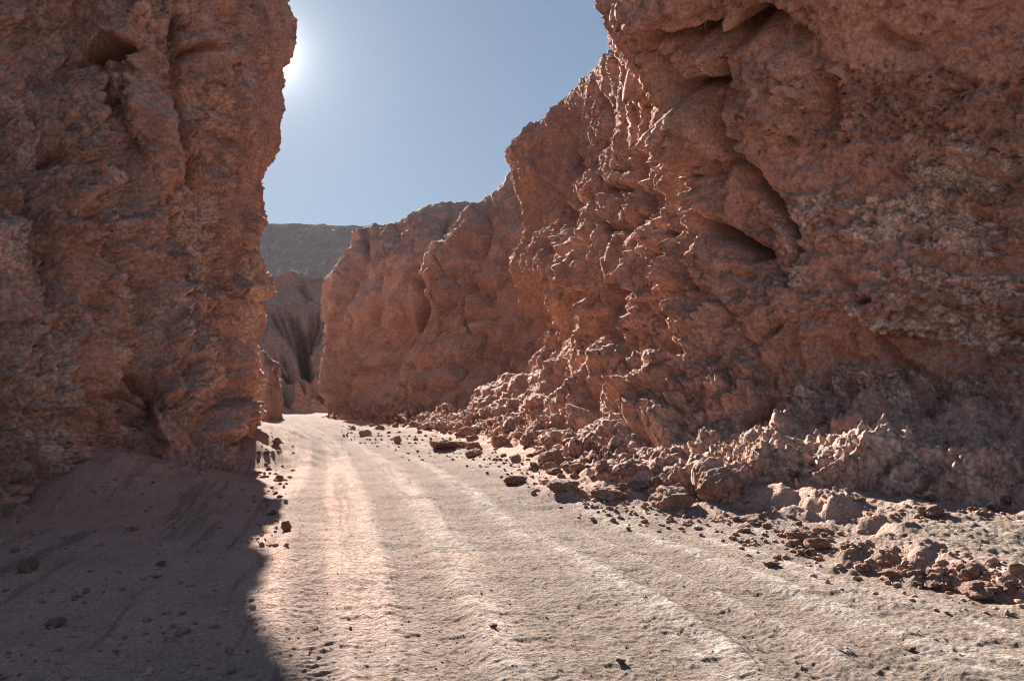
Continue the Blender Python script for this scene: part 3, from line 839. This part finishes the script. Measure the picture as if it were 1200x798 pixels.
# --- left cliff
PYS = [525, 500, 470, 435, 395, 343, 290, 225, 160, 100, 50, 5, -40, -75]
def lcol(foot, pts):
    return [foot] + resample([foot] + pts, PYS)
L = [
 lcol((-420, 790, 5.6), [(-420, 525, 5.9), (-420, 300, 6.2), (-430, -200, 6.8)]),
 lcol((-120, 634, 9.0), [(-120, 525, 9.4), (-120, 300, 9.9), (-120, 100, 10.2), (-130, -200, 11)]),
 lcol((5, 610, 10.7), [(5, 525, 11.2), (5, 420, 11.8), (5, 270, 12.3), (0, 120, 13.2), (-10, 30, 14.5), (-10, -200, 15)]),
 lcol((62, 592, 12.3), [(78, 525, 12.8), (92, 470, 13), (95, 420, 13.2), (98, 350, 13.4), (100, 270, 13.7), (92, 180, 14.2), (60, 100, 15.2), (45, 40, 16), (40, -200, 16.8)]),
 lcol((126, 556, 15.0), [(132, 525, 15.4), (140, 470, 15.6), (150, 420, 15.6), (155, 350, 15.8), (150, 270, 16.0), (138, 180, 17), (115, 80, 17), (110, -30, 17), (105, -200, 18)]),
 lcol((205, 554, 15.8), [(205, 525, 16.2), (205, 470, 16.3), (205, 420, 16.8), (200, 350, 17.6), (195, 270, 17.7), (190, 180, 17.5), (182, 80, 17.2), (178, -30, 17), (175, -200, 18)]),
 lcol((258, 562, 15.9), [(262, 525, 17.2), (262, 470, 17.8), (258, 420, 18.2), (255, 350, 18.5), (255, 270, 19), (262, 180, 19), (268, 80, 19), (272, -30, 19), (275, -200, 20)]),
 lcol((294, 560, 17.5), [(293, 525, 20), (298, 500, 21), (294, 470, 21.5), (298, 435, 22), (304, 395, 22), (309, 343, 22), (298, 290, 23), (305, 225, 24), (324, 160, 25), (329, 100, 25.5), (342, 50, 26), (341, -10, 26.5), (341, -200, 27.5)]),
]
l7 = L[-1]
L = [shift(L[0], -22, 4, -6), shift(L[0], -7, -1.0, -3)] + L + [shift(l7, -2.0, 4.0), shift(l7, -5.0, 11), shift(l7, -11, 22), shift(l7, -22, 32)]
netL = net_from_cols(L, over=((-2.5, 1.5, 1.0), (-9, 4, 1.5)))
L_STROKES = [
 ('crack', [(30,108),(50,122),(70,130)], 6, 0.8),
 ('shelf', [(75,128),(40,85),(0,38)], 20, 0.35),
 ('lump', (135,62,26,9,-5), 0, -0.9), ('ridge', [(95,55),(130,45),(165,62)], 7, 0.5),
 ('shelf', [(80,98),(120,84),(165,88)], 10, 0.35),
 ('crack', [(48,170),(75,172),(92,185),(108,212)], 6, 0.7),
 ('shelf', [(126,160),(124,210),(128,245),(122,290)], 12, 0.4),
 ('lump', (65,270,30,34,0), 0, 0.35), ('lump', (20,225,26,22,0), 0, 0.3), ('lump', (105,225,18,22,0), 0, 0.35),
 ('crack', [(200,66),(232,60),(258,52)], 5, 0.55), ('lump', (230,45,30,14,0), 0, 0.3),
 ('crack', [(206,0),(210,60),(208,140),(216,190)], 8, 0.6),
 ('crack', [(262,120),(268,140),(262,165)], 5, 0.3), ('crack', [(262,163),(290,165)], 4, 0.35),
 ('crack', [(150,230),(165,300),(175,380)], 9, 0.5), ('ridge', [(185,290),(200,360),(195,420)], 14, 0.4),
 ('crack', [(215,190),(245,235),(262,300),(268,350)], 6, 0.45),
 ('shelf', [(318,360),(300,345),(282,338)], 9, 0.4), ('shelf', [(286,450),(240,455),(200,465)], 10, 0.3),
 ('ridge', [(175,470),(195,500),(205,530)], 9, 0.4),
 ('lump', (272,495,14,24,10), 0, 0.5), 
 ('lump', (15,400,7,22,0), 0, -0.6), ('crack', [(170,500),(178,465),(168,430)], 6, 0.4),
 ('crack', [(28,410),(40,450),(35,480)], 5, 0.3),
]
def rock_left(p, px, py, dep):
    w = vwarp(p, 0.4, 0.8, 203)
    vert = np.stack([w[:, 0], w[:, 1], w[:, 2] * f32(0.6)], 1)
    p0 = p; sq = np.array([1, 1, 0.55], f32)
    p = p * sq; w = w * sq
    near = sstep(150, 60, px)
    b1 = billow(vert, 0.38, 2, 204, 0.45)
    r2 = ridged(vwarp(p, 1.0, 0.35, 211), 0.9, 3, 214, 0.55)
    b2 = billow(w, 1.2, 3, 224, 0.5)
    c = vwarp(p, 1.6, 0.3, 261)
    f1, f2, q1 = cells(c, 0.6, 0.6, 0.75, 231)
    g1, g2, q2 = cells(c, 0.20, 0.20, 0.26, 237)
    b3 = billow(vwarp(p, 2.6, 0.2, 239, 1), 4.6, 3, 234, 0.55)
    mud = sstep(0.08, 0.32, fbm(w, 0.5, 3, 277)) * 0.8
    pl = 1 - 0.75 * mud
    d = 1.05 * b1 + 0.16 * r2 + 0.36 * b2 + 0.16 * b3
    d = d + pl * (0.13 * (q1 - 0.5) + 0.06 * (q2 - 0.5) - 0.12 * np.exp(-((f2 - f1) / 0.06) ** 2) - 0.055 * np.exp(-((g2 - g1) / 0.08) ** 2))
    d = d + 0.085 * fbm(p0, 5.5, 4, 288, 0.64)
    tn = fbm(w, 0.85, 4, 603, 0.55)
    jag = sstep(-0.25, 0.2, noise(w, 0.4, 601))
    d = d + 0.50 * (terrace(tn, 4.5) - tn * 0.6) * (0.35 + 0.65 * jag)
    jp = vwarp(p0, 0.9, 0.45, 611) * np.array([1, 1, 0.4], f32)
    d = d - 0.24 * joints(jp, 0.6, 0.035, 613) - 0.13 * joints(jp, 1.5, 0.05, 615) * jag
    hol = sstep(0.45, 0.62, fbm(w, 0.8, 2, 299)) * near
    d = d - 0.5 * hol
    pale = sstep(0.05, 0.45, fbm(w, 0.55, 4, 266)) * 0.75 * sstep(60, 200, py)
    # keep the far edge of the cliff (its outline against the sky) closer to the drawn shape
    d = d * (1 - (0.45 + 0.3 * sstep(440, 480, py)) * sstep(280, 302, px) * sstep(17, 20, dep))
    return d, mud, pale
build_cliff("left_cliff", netL, rock_left, L_STROKES, 470, 500, MAT_L)

# --- pinnacle of rock past the left cliff
pn = [
 [(285,493,62),(285,470,62.5),(287,450,63),(290,430,63.5),(294,426,64)],
 [(296,494,60),(296,470,60.5),(297,450,61),(300,432,62),(306,417,63)],
 [(316,494,60),(315,470,60.5),(315,450,61),(315,432,62),(313,421,63)],
 [(328,491,63),(328,470,63),(327,450,63.5),(325,432,64),(322,428,64.5)],
]
pn = [shift(pn[0], -1, 8), shift(pn[0], -1, 3)] + pn + [shift(pn[-1], -1.2, 4), shift(pn[-1], -2.5, 9)]
netP = net_from_cols(pn, over=((-0.3, 1.5, 0.1), (-1.5, 4, -1.5)))
o = build_cliff("rock_pinnacle", netP, lambda p, a, b, c: tuple(v * k for v, k in zip(rock_far(p * f32(1.6), a, b, c), (0.55, 1, 1))), [], 120, 110, MAT_F)
del o["kind"]
o["label"] = "small red rock pinnacle standing past the end of the left cliff"
o["category"] = "rock pinnacle"

# --- hills and plateau at the end of the canyon
def row(py, d, pxs):
    return [(x, py, d) for x in pxs]
def hill_net(rows, pxs):
    return np.array([[W(x, py if not callable(py) else py(x), d if not callable(d) else d(x)) for x in pxs] for py, d in rows])
def rock_hill(scale, amp, seed, rr=1.0):
    def fn(p, px, py, dep):
        w = vwarp(p, 0.04 * scale, 6 / scale, seed)
        g = ridged(np.stack([w[:, 0], w[:, 1] * f32(0.45), w[:, 2] * f32(0.45)], 1), 0.085 * scale, 4, seed + 3, 0.5)
        d = g * amp + 0.25 * amp * fbm(p, 0.4 * scale, 4, seed + 9, 0.55)
        mud = sstep(0.0, 0.3, fbm(w, 0.05 * scale, 3, seed + 20)) * 0.7
        pale = sstep(0.30, 0.5, fbm(p, 0.22 * scale, 4, seed + 30)) * rr
        return d, mud, pale
    return fn
pxs = list(range(180, 581, 40))
H1 = hill_net([(505, 94), (488, 98), (470, 101), (445, 106), (415, 112), (385, 118), (358, 124), (357, 124.6), (375, 126.5), (440, 134)], pxs)
H_ST = [('crack', [(x, 360), ((x + 357) / 2 + (x - 357) * 0.12, 395), (357, 440)], 2.2, 1.3) for x in (316, 326, 336, 346, 366, 376, 386, 396)] + [('crack', [(x, 420), ((x + 360) / 2, 455), (362, 478)], 2.2, 1.1) for x in (306, 318, 330, 388, 400)] + [
 ('crack', [(352,385),(356,410),(357,440),(364,462)], 6, 4.5),
 ('crack', [(340,365),(350,390),(356,410)], 4, 2.5), ('crack', [(372,370),(362,395),(357,412)], 4, 2.5),
 ('ridge', [(312,392),(330,410),(346,425),(352,470)], 9, 2.0), ('ridge', [(385,390),(372,415),(364,440)], 9, 1.8),
 ('ridge', [(308,420),(330,450),(350,468),(366,480)], 9, 1.6), ('crack', [(320,450),(335,470),(345,485)], 4, 2.5),
 ('ridge', [(392,440),(372,455),(350,478),(335,486)], 10, 2.0), ('crack', [(366,462),(380,470),(392,462)], 4, 2.5),
 ('crack', [(322,430),(340,452),(356,468)], 4, 2.5),
]
build_cliff("near_hill", H1, rock_hill(2.6, 0.45, 301, 0.2), H_ST, 200, 220, MAT_H)
H2 = hill_net([(400, 165), (372, 172), (358, 176), (345, 180), (334, 184), (327, 186), (326, 186.8), (345, 189), (400, 204)], pxs)
build_cliff("far_hill", H2, rock_hill(2.0, 0.6, 331, 0.4), [('crack', [(350,330),(362,345),(360,362)], 4, 2.5), ('ridge', [(310,340),(335,330),(350,326)], 4, 2.0)], 120, 220, MAT_H)
pxw = list(range(-200, 1201, 140))
sky_l = lambda x: float(np.interp(x, [-400, 0, 306, 360, 436, 560, 900, 1600], [250, 256, 262, 264, 267, 268, 262, 255]))
H3 = hill_net([(420, 380), (350, 400), (329, 420), (310, 445), (290, 475), (275, 500), (sky_l, 518), (lambda x: sky_l(x) + 1, 519.5), (lambda x: sky_l(x) + 25, 528), (lambda x: sky_l(x) + 90, 600)], pxw)
build_cliff("plateau", H3, rock_hill(0.8, 1.6, 361, 1.0), [], 90, 420, MAT_P)

# ------------------------------------------------------------------ finding places on the surface
SV = np.concatenate(STRUCT)
spx, spy, sdep = proj(SV)
ok = (spx > -40) & (spx < 1240) & (spy > 380) & (spy < 840)
SV = SV[ok]; spx = spx[ok]; spy = spy[ok]; sdep = sdep[ok]
# bins for quick look-up
BW = 4
bi = ((spx + 40) // BW).astype(int); bj = ((spy - 380) // BW).astype(int)
NB = int(1300 / BW)
key = bj * NB + bi
order = np.lexsort((sdep, key))
key_s = key[order]
starts = np.searchsorted(key_s, np.arange(key_s.max() + 2))
def surface(px, py):
    k = int((py - 380) // BW) * NB + int((px + 40) // BW)
    if k + 1 >= len(starts) or starts[k] == starts[k + 1]: return None
    idx = order[starts[k]:starts[k + 1]]
    return SV[idx[min(2, len(idx) - 1)]]

# ------------------------------------------------------------------ stones
import bmesh
rnd = random.Random(11)
def rock_mesh(name, seed, sub, mat, rounded=0.5, flat=1.0):
    bm = bmesh.new(); bmesh.ops.create_icosphere(bm, subdivisions=sub, radius=1.0)
    P = np.array([v.co[:] for v in bm.verts], f32)
    rs = np.random.RandomState(seed)
    D = P.copy()
    # cut flats off the ball
    for _ in range(int(9 + 8 * (1 - rounded))):
        n = rs.normal(size=3); n /= np.linalg.norm(n)
        h = 0.62 + 0.33 * rs.rand() * (0.6 + rounded * 0.6)
        t = D @ n
        D = D - np.clip(t - h, 0, 9)[:, None] * n[None, :].astype(f32) * 0.88
    q = P + seed * 7.3
    disp = 0.34 * billow(q, 1.0, 2, seed) + 0.16 * billow(q, 2.8, 2, seed + 5) + 0.05 * fbm(q, 7.0, 2, seed + 9)
    D = D + P * disp[:, None].astype(f32)
    D[:, 2] *= flat
    for v, c in zip(bm.verts, D): v.co = c
    for fc in bm.faces: fc.smooth = True
    me = bpy.data.meshes.new(name); bm.to_mesh(me); bm.free(); me.materials.append(mat)
    return me
BIG = [rock_mesh("boulder_shape", 20 + k, 5, MAT_S, 0.3 + 0.1 * k, 0.85) for k in range(5)]
MID = [rock_mesh("rock_shape", 40 + k, 4, MAT_S, 0.2 + 0.1 * k, 0.8) for k in range(7)]
PEB = [rock_mesh("stone_shape", 60 + k, 3, MAT_S, 0.2, 0.75) for k in range(5)]

def place(px, py, wpx, hpx, label=None, cat='rock', group=None, name='rock', pool=None, rot=None, sink=0.3, k=None, tilt=0.25):
    """stand a stone whose foot is seen at (px, py) and that measures wpx by hpx photo pixels"""
    s = surface(px, py)
    if s is None: return None
    dep = s[1] / CP if s[1] > 1 else 1
    w = wpx / F * dep * 0.5; h = hpx / F * dep * 0.5
    pool = pool or MID
    me = pool[k if k is not None else rnd.randrange(len(pool))]
    o = bpy.data.objects.new(name, me); scene.collection.objects.link(o)
    o.scale = (w, w * rnd.uniform(0.75, 1.0), h * 1.25)
    o.location = (float(s[0]), float(s[1]) + w * 0.5, float(s[2]) + h * (1 - sink))
    o.rotation_euler = (rnd.uniform(-tilt, tilt), rnd.uniform(-tilt, tilt) if rot is None else R(rot), rnd.uniform(0, 6.28) if rot is None else rnd.uniform(-0.3, 0.3))
    if label: o['label'] = label
    o['category'] = cat
    if group: o['group'] = group
    return o

GR = 'boulders in the rubble along the foot of the right cliff'
named = [
 # px, py(foot), w, h, label
 (334, 622, 13, 16, 'dark egg shaped stone alone in the sun beside the tip of the left shadow', 'stone', None),
 (999, 600, 17, 16, 'round ball of clay resting in shade at the foot of the right bank', 'rock', None),
 (994, 650, 20, 14, 'squat rounded rock at the right end of the rubble patch on the roadside', 'rock', None),
 (940, 634, 44, 18, 'long slanting slab in the middle of the roadside rubble patch', 'slab', None),
 (882, 610, 30, 8, 'flat slab lying at the upper left of the roadside rubble patch', 'slab', None),
 (960, 640, 34, 16, 'blocky reddish rock behind the slanting slab on the roadside', 'rock', None),
 (1094, 606, 34, 16, 'pale lumpy boulder pair at the foot of the right bank', 'rock', None),
 (1055, 582, 11, 8, 'small pale stone stuck halfway up the shaded right bank', 'stone', None),
 (644, 541, 38, 22, 'large tan boulder with a pointed left end in the rubble below the ridges', 'boulder', GR),
 (678, 552, 22, 20, 'square shouldered boulder right of the large tan boulder', 'boulder', GR),
 (660, 572, 40, 15, 'broad crumbly block at the lower edge of the rubble', 'boulder', GR),
 (712, 587, 46, 18, 'flat dark red slab jutting onto the road from the rubble', 'slab', GR),
 (790, 592, 50, 30, 'big rounded crusted boulder at the right end of the rubble', 'boulder', GR),
 (848, 585, 62, 42, 'massive crusted block at the left end of the right bank', 'boulder', GR),
 (604, 566, 30, 13, 'low flat rock at the left edge of the broad crumbly block', 'rock', GR),
 (526, 526, 54, 12, 'long low mound of red clay on the near edge of the far rubble', 'rock', GR),
 (467, 518, 12, 12, 'small upright stone left of the long low clay mound', 'stone', GR),
 (424, 508, 18, 10, 'pointed boulder nearest the far bend of the road', 'boulder', GR),
 (552, 535, 24, 12, 'rounded rock just right of the long low clay mound', 'rock', GR),
 (618, 522, 28, 18, 'upright rock against the foot of the ridged skirt', 'rock', GR),
 (585, 520, 26, 15, 'rock standing under the left corner of the main right cliff', 'rock', GR),
 (548, 508, 26, 16, 'boulder fallen below the gully left of the main right cliff', 'boulder', GR),
 (502, 500, 22, 12, 'orange boulder at the foot of the middle cliff', 'boulder', GR),
 (755, 575, 26, 14, 'rock wedged between the dark red slab and the crusted boulder', 'rock', GR),
 (738, 556, 30, 18, 'crumbling block high in the rubble above the dark red slab', 'boulder', GR),
 (705, 548, 24, 18, 'dark boulder in the shaded hollow of the rubble', 'boulder', GR),
 (962, 498, 20, 12, 'smooth brown stone on the left of the shaded dirt shelf', 'stone', None),
 (983, 494, 20, 18, 'taller smooth stone behind the shaded dirt shelf', 'stone', None),
 (1071, 502, 17, 9, 'tan stone sitting alone on the shaded dirt shelf', 'stone', None),
 (1080, 472, 10, 7, 'little tan stone below the dark undercut of the right cliff', 'stone', None),
 (929, 560, 30, 20, 'rounded pale knob on the sunlit left shoulder of the right bank', 'rock', None),
 (970, 560, 18, 14, 'paired pale knob next to the rounded one on the right bank', 'rock', None),
 (775, 425, 28, 20, 'boulder lodged in a hollow halfway up the right cliff', 'boulder', None),
 (30, 668, 22, 22, 'upright brown lump of rock in the shade at the far left', 'rock', None),
 (187, 660, 12, 8, 'small orange tinged stone in the middle of the left shadow', 'stone', None),
 (60, 735, 24, 14, 'low crumbled rock in the lower left of the shadow', 'rock', None),
 (320, 520, 11, 10, 'dark stone at the foot of the left cliff corner nearest the road', 'stone', None),
 (323, 600, 9, 8, 'dark stone in the sunlit scree just above the egg shaped stone', 'stone', None),
 (1068, 760, 13, 6, 'dark flat pebble on the road at the lower right', 'pebble', None),
 (726, 776, 13, 7, 'reddish pebble on the road near the bottom edge', 'pebble', None),
 (578, 732, 10, 6, 'pale peaked clod in the road near the bottom centre', 'clod', None),
 (905, 662, 20, 8, 'whitish flat stone just below the roadside rubble patch', 'stone', None),
 (912, 652, 12, 7, 'small dark stone between the rubble patch and the whitish flat stone', 'stone', None),
 (1050, 672, 24, 10, 'rock at the left end of the eroded roadside lip', 'rock', None),
 (1110, 690, 40, 20, 'hollowed block in the eroded lip at the right edge', 'block', None),
 (1160, 700, 50, 24, 'largest block of the eroded lip beside the right frame edge', 'block', None),
]
for px, py, w, h, lab, cat, gr in named:
    place(px, py, w, h, lab, cat, gr, name=cat, pool=BIG if w > 24 else MID, sink=0.42 if w > 16 else 0.25)

# the many look-alike stones of the rubble
MARKS = [(334, 614, 'egg shaped stone'), (999, 592, 'round clay ball'), (994, 643, 'squat rounded rock'), (940, 625, 'long slanting slab'),
         (882, 606, 'flat slab above the patch'), (1094, 598, 'pale boulder pair'), (644, 530, 'large tan boulder'), (678, 542, 'square shouldered boulder'),
         (712, 578, 'flat dark red slab'), (790, 577, 'big crusted boulder'), (848, 565, 'massive crusted block'), (526, 520, 'long low clay mound'),
         (424, 503, 'pointed boulder at the bend'), (548, 500, 'gully left of the main cliff'), (585, 512, 'left corner of the main cliff'),
         (1110, 680, 'hollowed block'), (1160, 688, 'largest eroded block'), (1055, 578, 'small pale stone in the bank'), (929, 550, 'rounded pale knob'),
         (1185, 550, 'right frame edge'), (320, 515, 'dark stone by the cliff corner'), (323, 595, 'dark stone in the scree'), (1050, 665, 'left end of the eroded lip'),
         (470, 505, 'upright stone of the far rubble'), (755, 566, 'wedged rock')]
def describe(kind, x, y, w):
    m = min(MARKS, key=lambda q: (q[0] - x) ** 2 + 2.5 * (q[1] - y) ** 2)
    dx, dy = x - m[0], y - m[1]
    size = 'tiny' if w < 7 else 'small' if w < 11 else 'middling' if w < 16 else 'sizeable'
    side = ('well ' if abs(dx) > 45 else '') + ('right of' if dx > 0 else 'left of')
    rel = ('just above' if dy < 0 else 'just below') if abs(dx) < 1.3 * abs(dy) else side
    return f'{size} {kind} {rel} the {m[2]}'
def band(n, line, spread, wr, label, group, name, cat='rock', flat=0.62):
    c = 0
    for _ in range(n):
        t = rnd.random() * (len(line) - 1); i = int(t); s = t - i
        x = line[i][0] * (1 - s) + line[i + 1][0] * s; y = line[i][1] * (1 - s) + line[i + 1][1] * s
        up, dn = spread[0], spread[1]
        y += rnd.uniform(-up, dn) * (0.35 + 0.65 * (y - 480) / 110); x += rnd.uniform(-8, 8)
        w = rnd.uniform(*wr) * (0.4 + 0.6 * min((y - 480) / 90, 1.2)) * rnd.choice((0.7, 1, 1, 1.35))
        place(x, y, max(w, 4), max(w, 4) * rnd.uniform(0.5, 0.75), describe(label, x, y, w), cat, group, name=name, pool=MID if w > 9 else PEB, sink=0.62)
band(56, [(400, 503), (470, 508), (556, 524), (640, 555), (720, 575), (800, 588)], (24, 4), (8, 22),
     'crumbly rubble rock', 'crumbly rocks along the foot of the right cliff', 'rubble_rock')
band(20, [(850, 612), (900, 620), (950, 632), (1000, 645)], (12, 14), (7, 18),
     'roadside rock', 'small rocks in the roadside patch', 'small_rock')
band(14, [(1010, 660), (1100, 682), (1200, 700)], (10, 6), (10, 26),
     'clay block of the lip', 'clay blocks in the eroded lip', 'clay_block')
band(9, [(312, 520), (322, 555), (322, 590), (310, 620)], (8, 8), (6, 13),
     'scree stone', 'stones in the scree below the left cliff corner', 'scree_stone', 'stone')
band(40, [(880, 560), (960, 575), (1050, 580), (1190, 590)], (40, 12), (6, 15),
     'knobbly stone bedded in the bank', 'stones bedded in the right bank', 'bank_stone', 'stone')

# gravel: one heap of small stones nobody could count
def gravel():
    bm = bmesh.new(); bmesh.ops.create_icosphere(bm, subdivisions=1, radius=1.0)
    V = np.array([v.co[:] for v in bm.verts], f32); Fc = np.array([[v.index for v in f.verts] for f in bm.faces], np.int32); bm.free()
    rs = np.random.RandomState(5)
    pts = []
    n = 0
    while len(pts) < 4500 and n < 60000:
        n += 1
        u = rs.rand()
        if u < 0.25:
            px = rs.uniform(-20, 1230); py = 485 + 345 * rs.rand() ** 0.8
            s0 = rs.uniform(0.002, 0.005)
        elif u < 0.45:
            t = rs.rand(); px = 400 + 800 * t; py = np.interp(px, [400, 560, 700, 830, 1000, 1200], [508, 530, 590, 605, 650, 690]) + rs.normal() * 14 * (0.4 + t)
            s0 = rs.uniform(0.008, 0.028)
        elif u < 0.6:
            px = rs.uniform(850, 1210); py = rs.uniform(440, 610); s0 = rs.uniform(0.010, 0.03)
        elif u < 0.66:
            px = rs.uniform(-20, 300); py = rs.uniform(540, 800); s0 = rs.uniform(0.006, 0.022)
        elif u < 0.98:
            px = rs.uniform(-20, 1230); py = 485 + 345 * rs.rand(); s0 = rs.uniform(0.002, 0.004)
        else:
            px = 312 + rs.normal() * 14; py = rs.uniform(505, 640); s0 = rs.uniform(0.008, 0.03)
        s = surface(px, py)
        if s is None or s[1] > 70: continue
        pts.append((s[0], s[1], s[2], s0 * (1 + 0.04 * s[1]) * (1 if rs.rand() < .93 else 1.8)))
    pts = np.array(pts, f32); m = len(pts)
    sc = np.stack([rs.uniform(.8, 1.4, m), rs.uniform(.7, 1.2, m), rs.uniform(.5, .9, m)], 1).astype(f32) * pts[:, 3:4]
    ang = rs.uniform(0, 6.28, m).astype(f32); ca, sa = np.cos(ang)[:, None], np.sin(ang)[:, None]
    VV = V[None] * (1 + rs.uniform(-.28, .28, (m, len(V), 1))).astype(f32)
    VV = VV * sc[:, None, :]
    X = VV[..., 0] * ca - VV[..., 1] * sa; Y = VV[..., 0] * sa + VV[..., 1] * ca
    VV = np.stack([X, Y, VV[..., 2]], -1) + pts[:, None, :3] + np.array([0, 0, 1], f32) * (sc[:, None, 2:3] * 0.35)
    FF = (Fc[None] + (np.arange(m, dtype=np.int32) * len(V))[:, None, None]).reshape(-1, 3)
    me = bpy.data.meshes.new("gravel")
    me.vertices.add(m * len(V)); me.vertices.foreach_set("co", VV.reshape(-1).astype(f32))
    me.loops.add(len(FF) * 3); me.loops.foreach_set("vertex_index", FF.reshape(-1).astype(np.int32))
    me.polygons.add(len(FF)); me.polygons.foreach_set("loop_start", np.arange(0, len(FF) * 3, 3, dtype=np.int32))
    me.update(calc_edges=True); me.materials.append(MAT_S)
    o = bpy.data.objects.new("gravel", me); scene.collection.objects.link(o)
    o["kind"] = "stuff"; o["label"] = "loose gravel scattered over the canyon floor and rubble"; o["category"] = "gravel"
gravel()

# ------------------------------------------------------------------ thin haze over the whole place
hm = bpy.data.materials.new("thin_haze"); hm.use_nodes = True
hn = hm.node_tree
for n in list(hn.nodes): hn.nodes.remove(n)
pv = hn.nodes.new("ShaderNodeVolumePrincipled"); pv.inputs['Color'].default_value = (0.93, 0.91, 0.92, 1)
pv.inputs['Density'].default_value = 0.00004; pv.inputs['Anisotropy'].default_value = 0.2
ho = hn.nodes.new("ShaderNodeOutputMaterial"); hn.links.new(pv.outputs[0], ho.inputs['Volume'])
bm = bmesh.new(); bmesh.ops.create_cube(bm, size=1.0)
for v in bm.verts: v.co = (v.co.x * 2400, v.co.y * 2400, v.co.z * 186 + 89)
me = bpy.data.meshes.new("haze"); bm.to_mesh(me); bm.free(); me.materials.append(hm)
ho_ = bpy.data.objects.new("haze", me); scene.collection.objects.link(ho_); ho_["kind"] = "stuff"
print("done", time.time() - T0, "tris", sum(len(o.data.polygons) * 2 for o in scene.objects if o.type == 'MESH'))
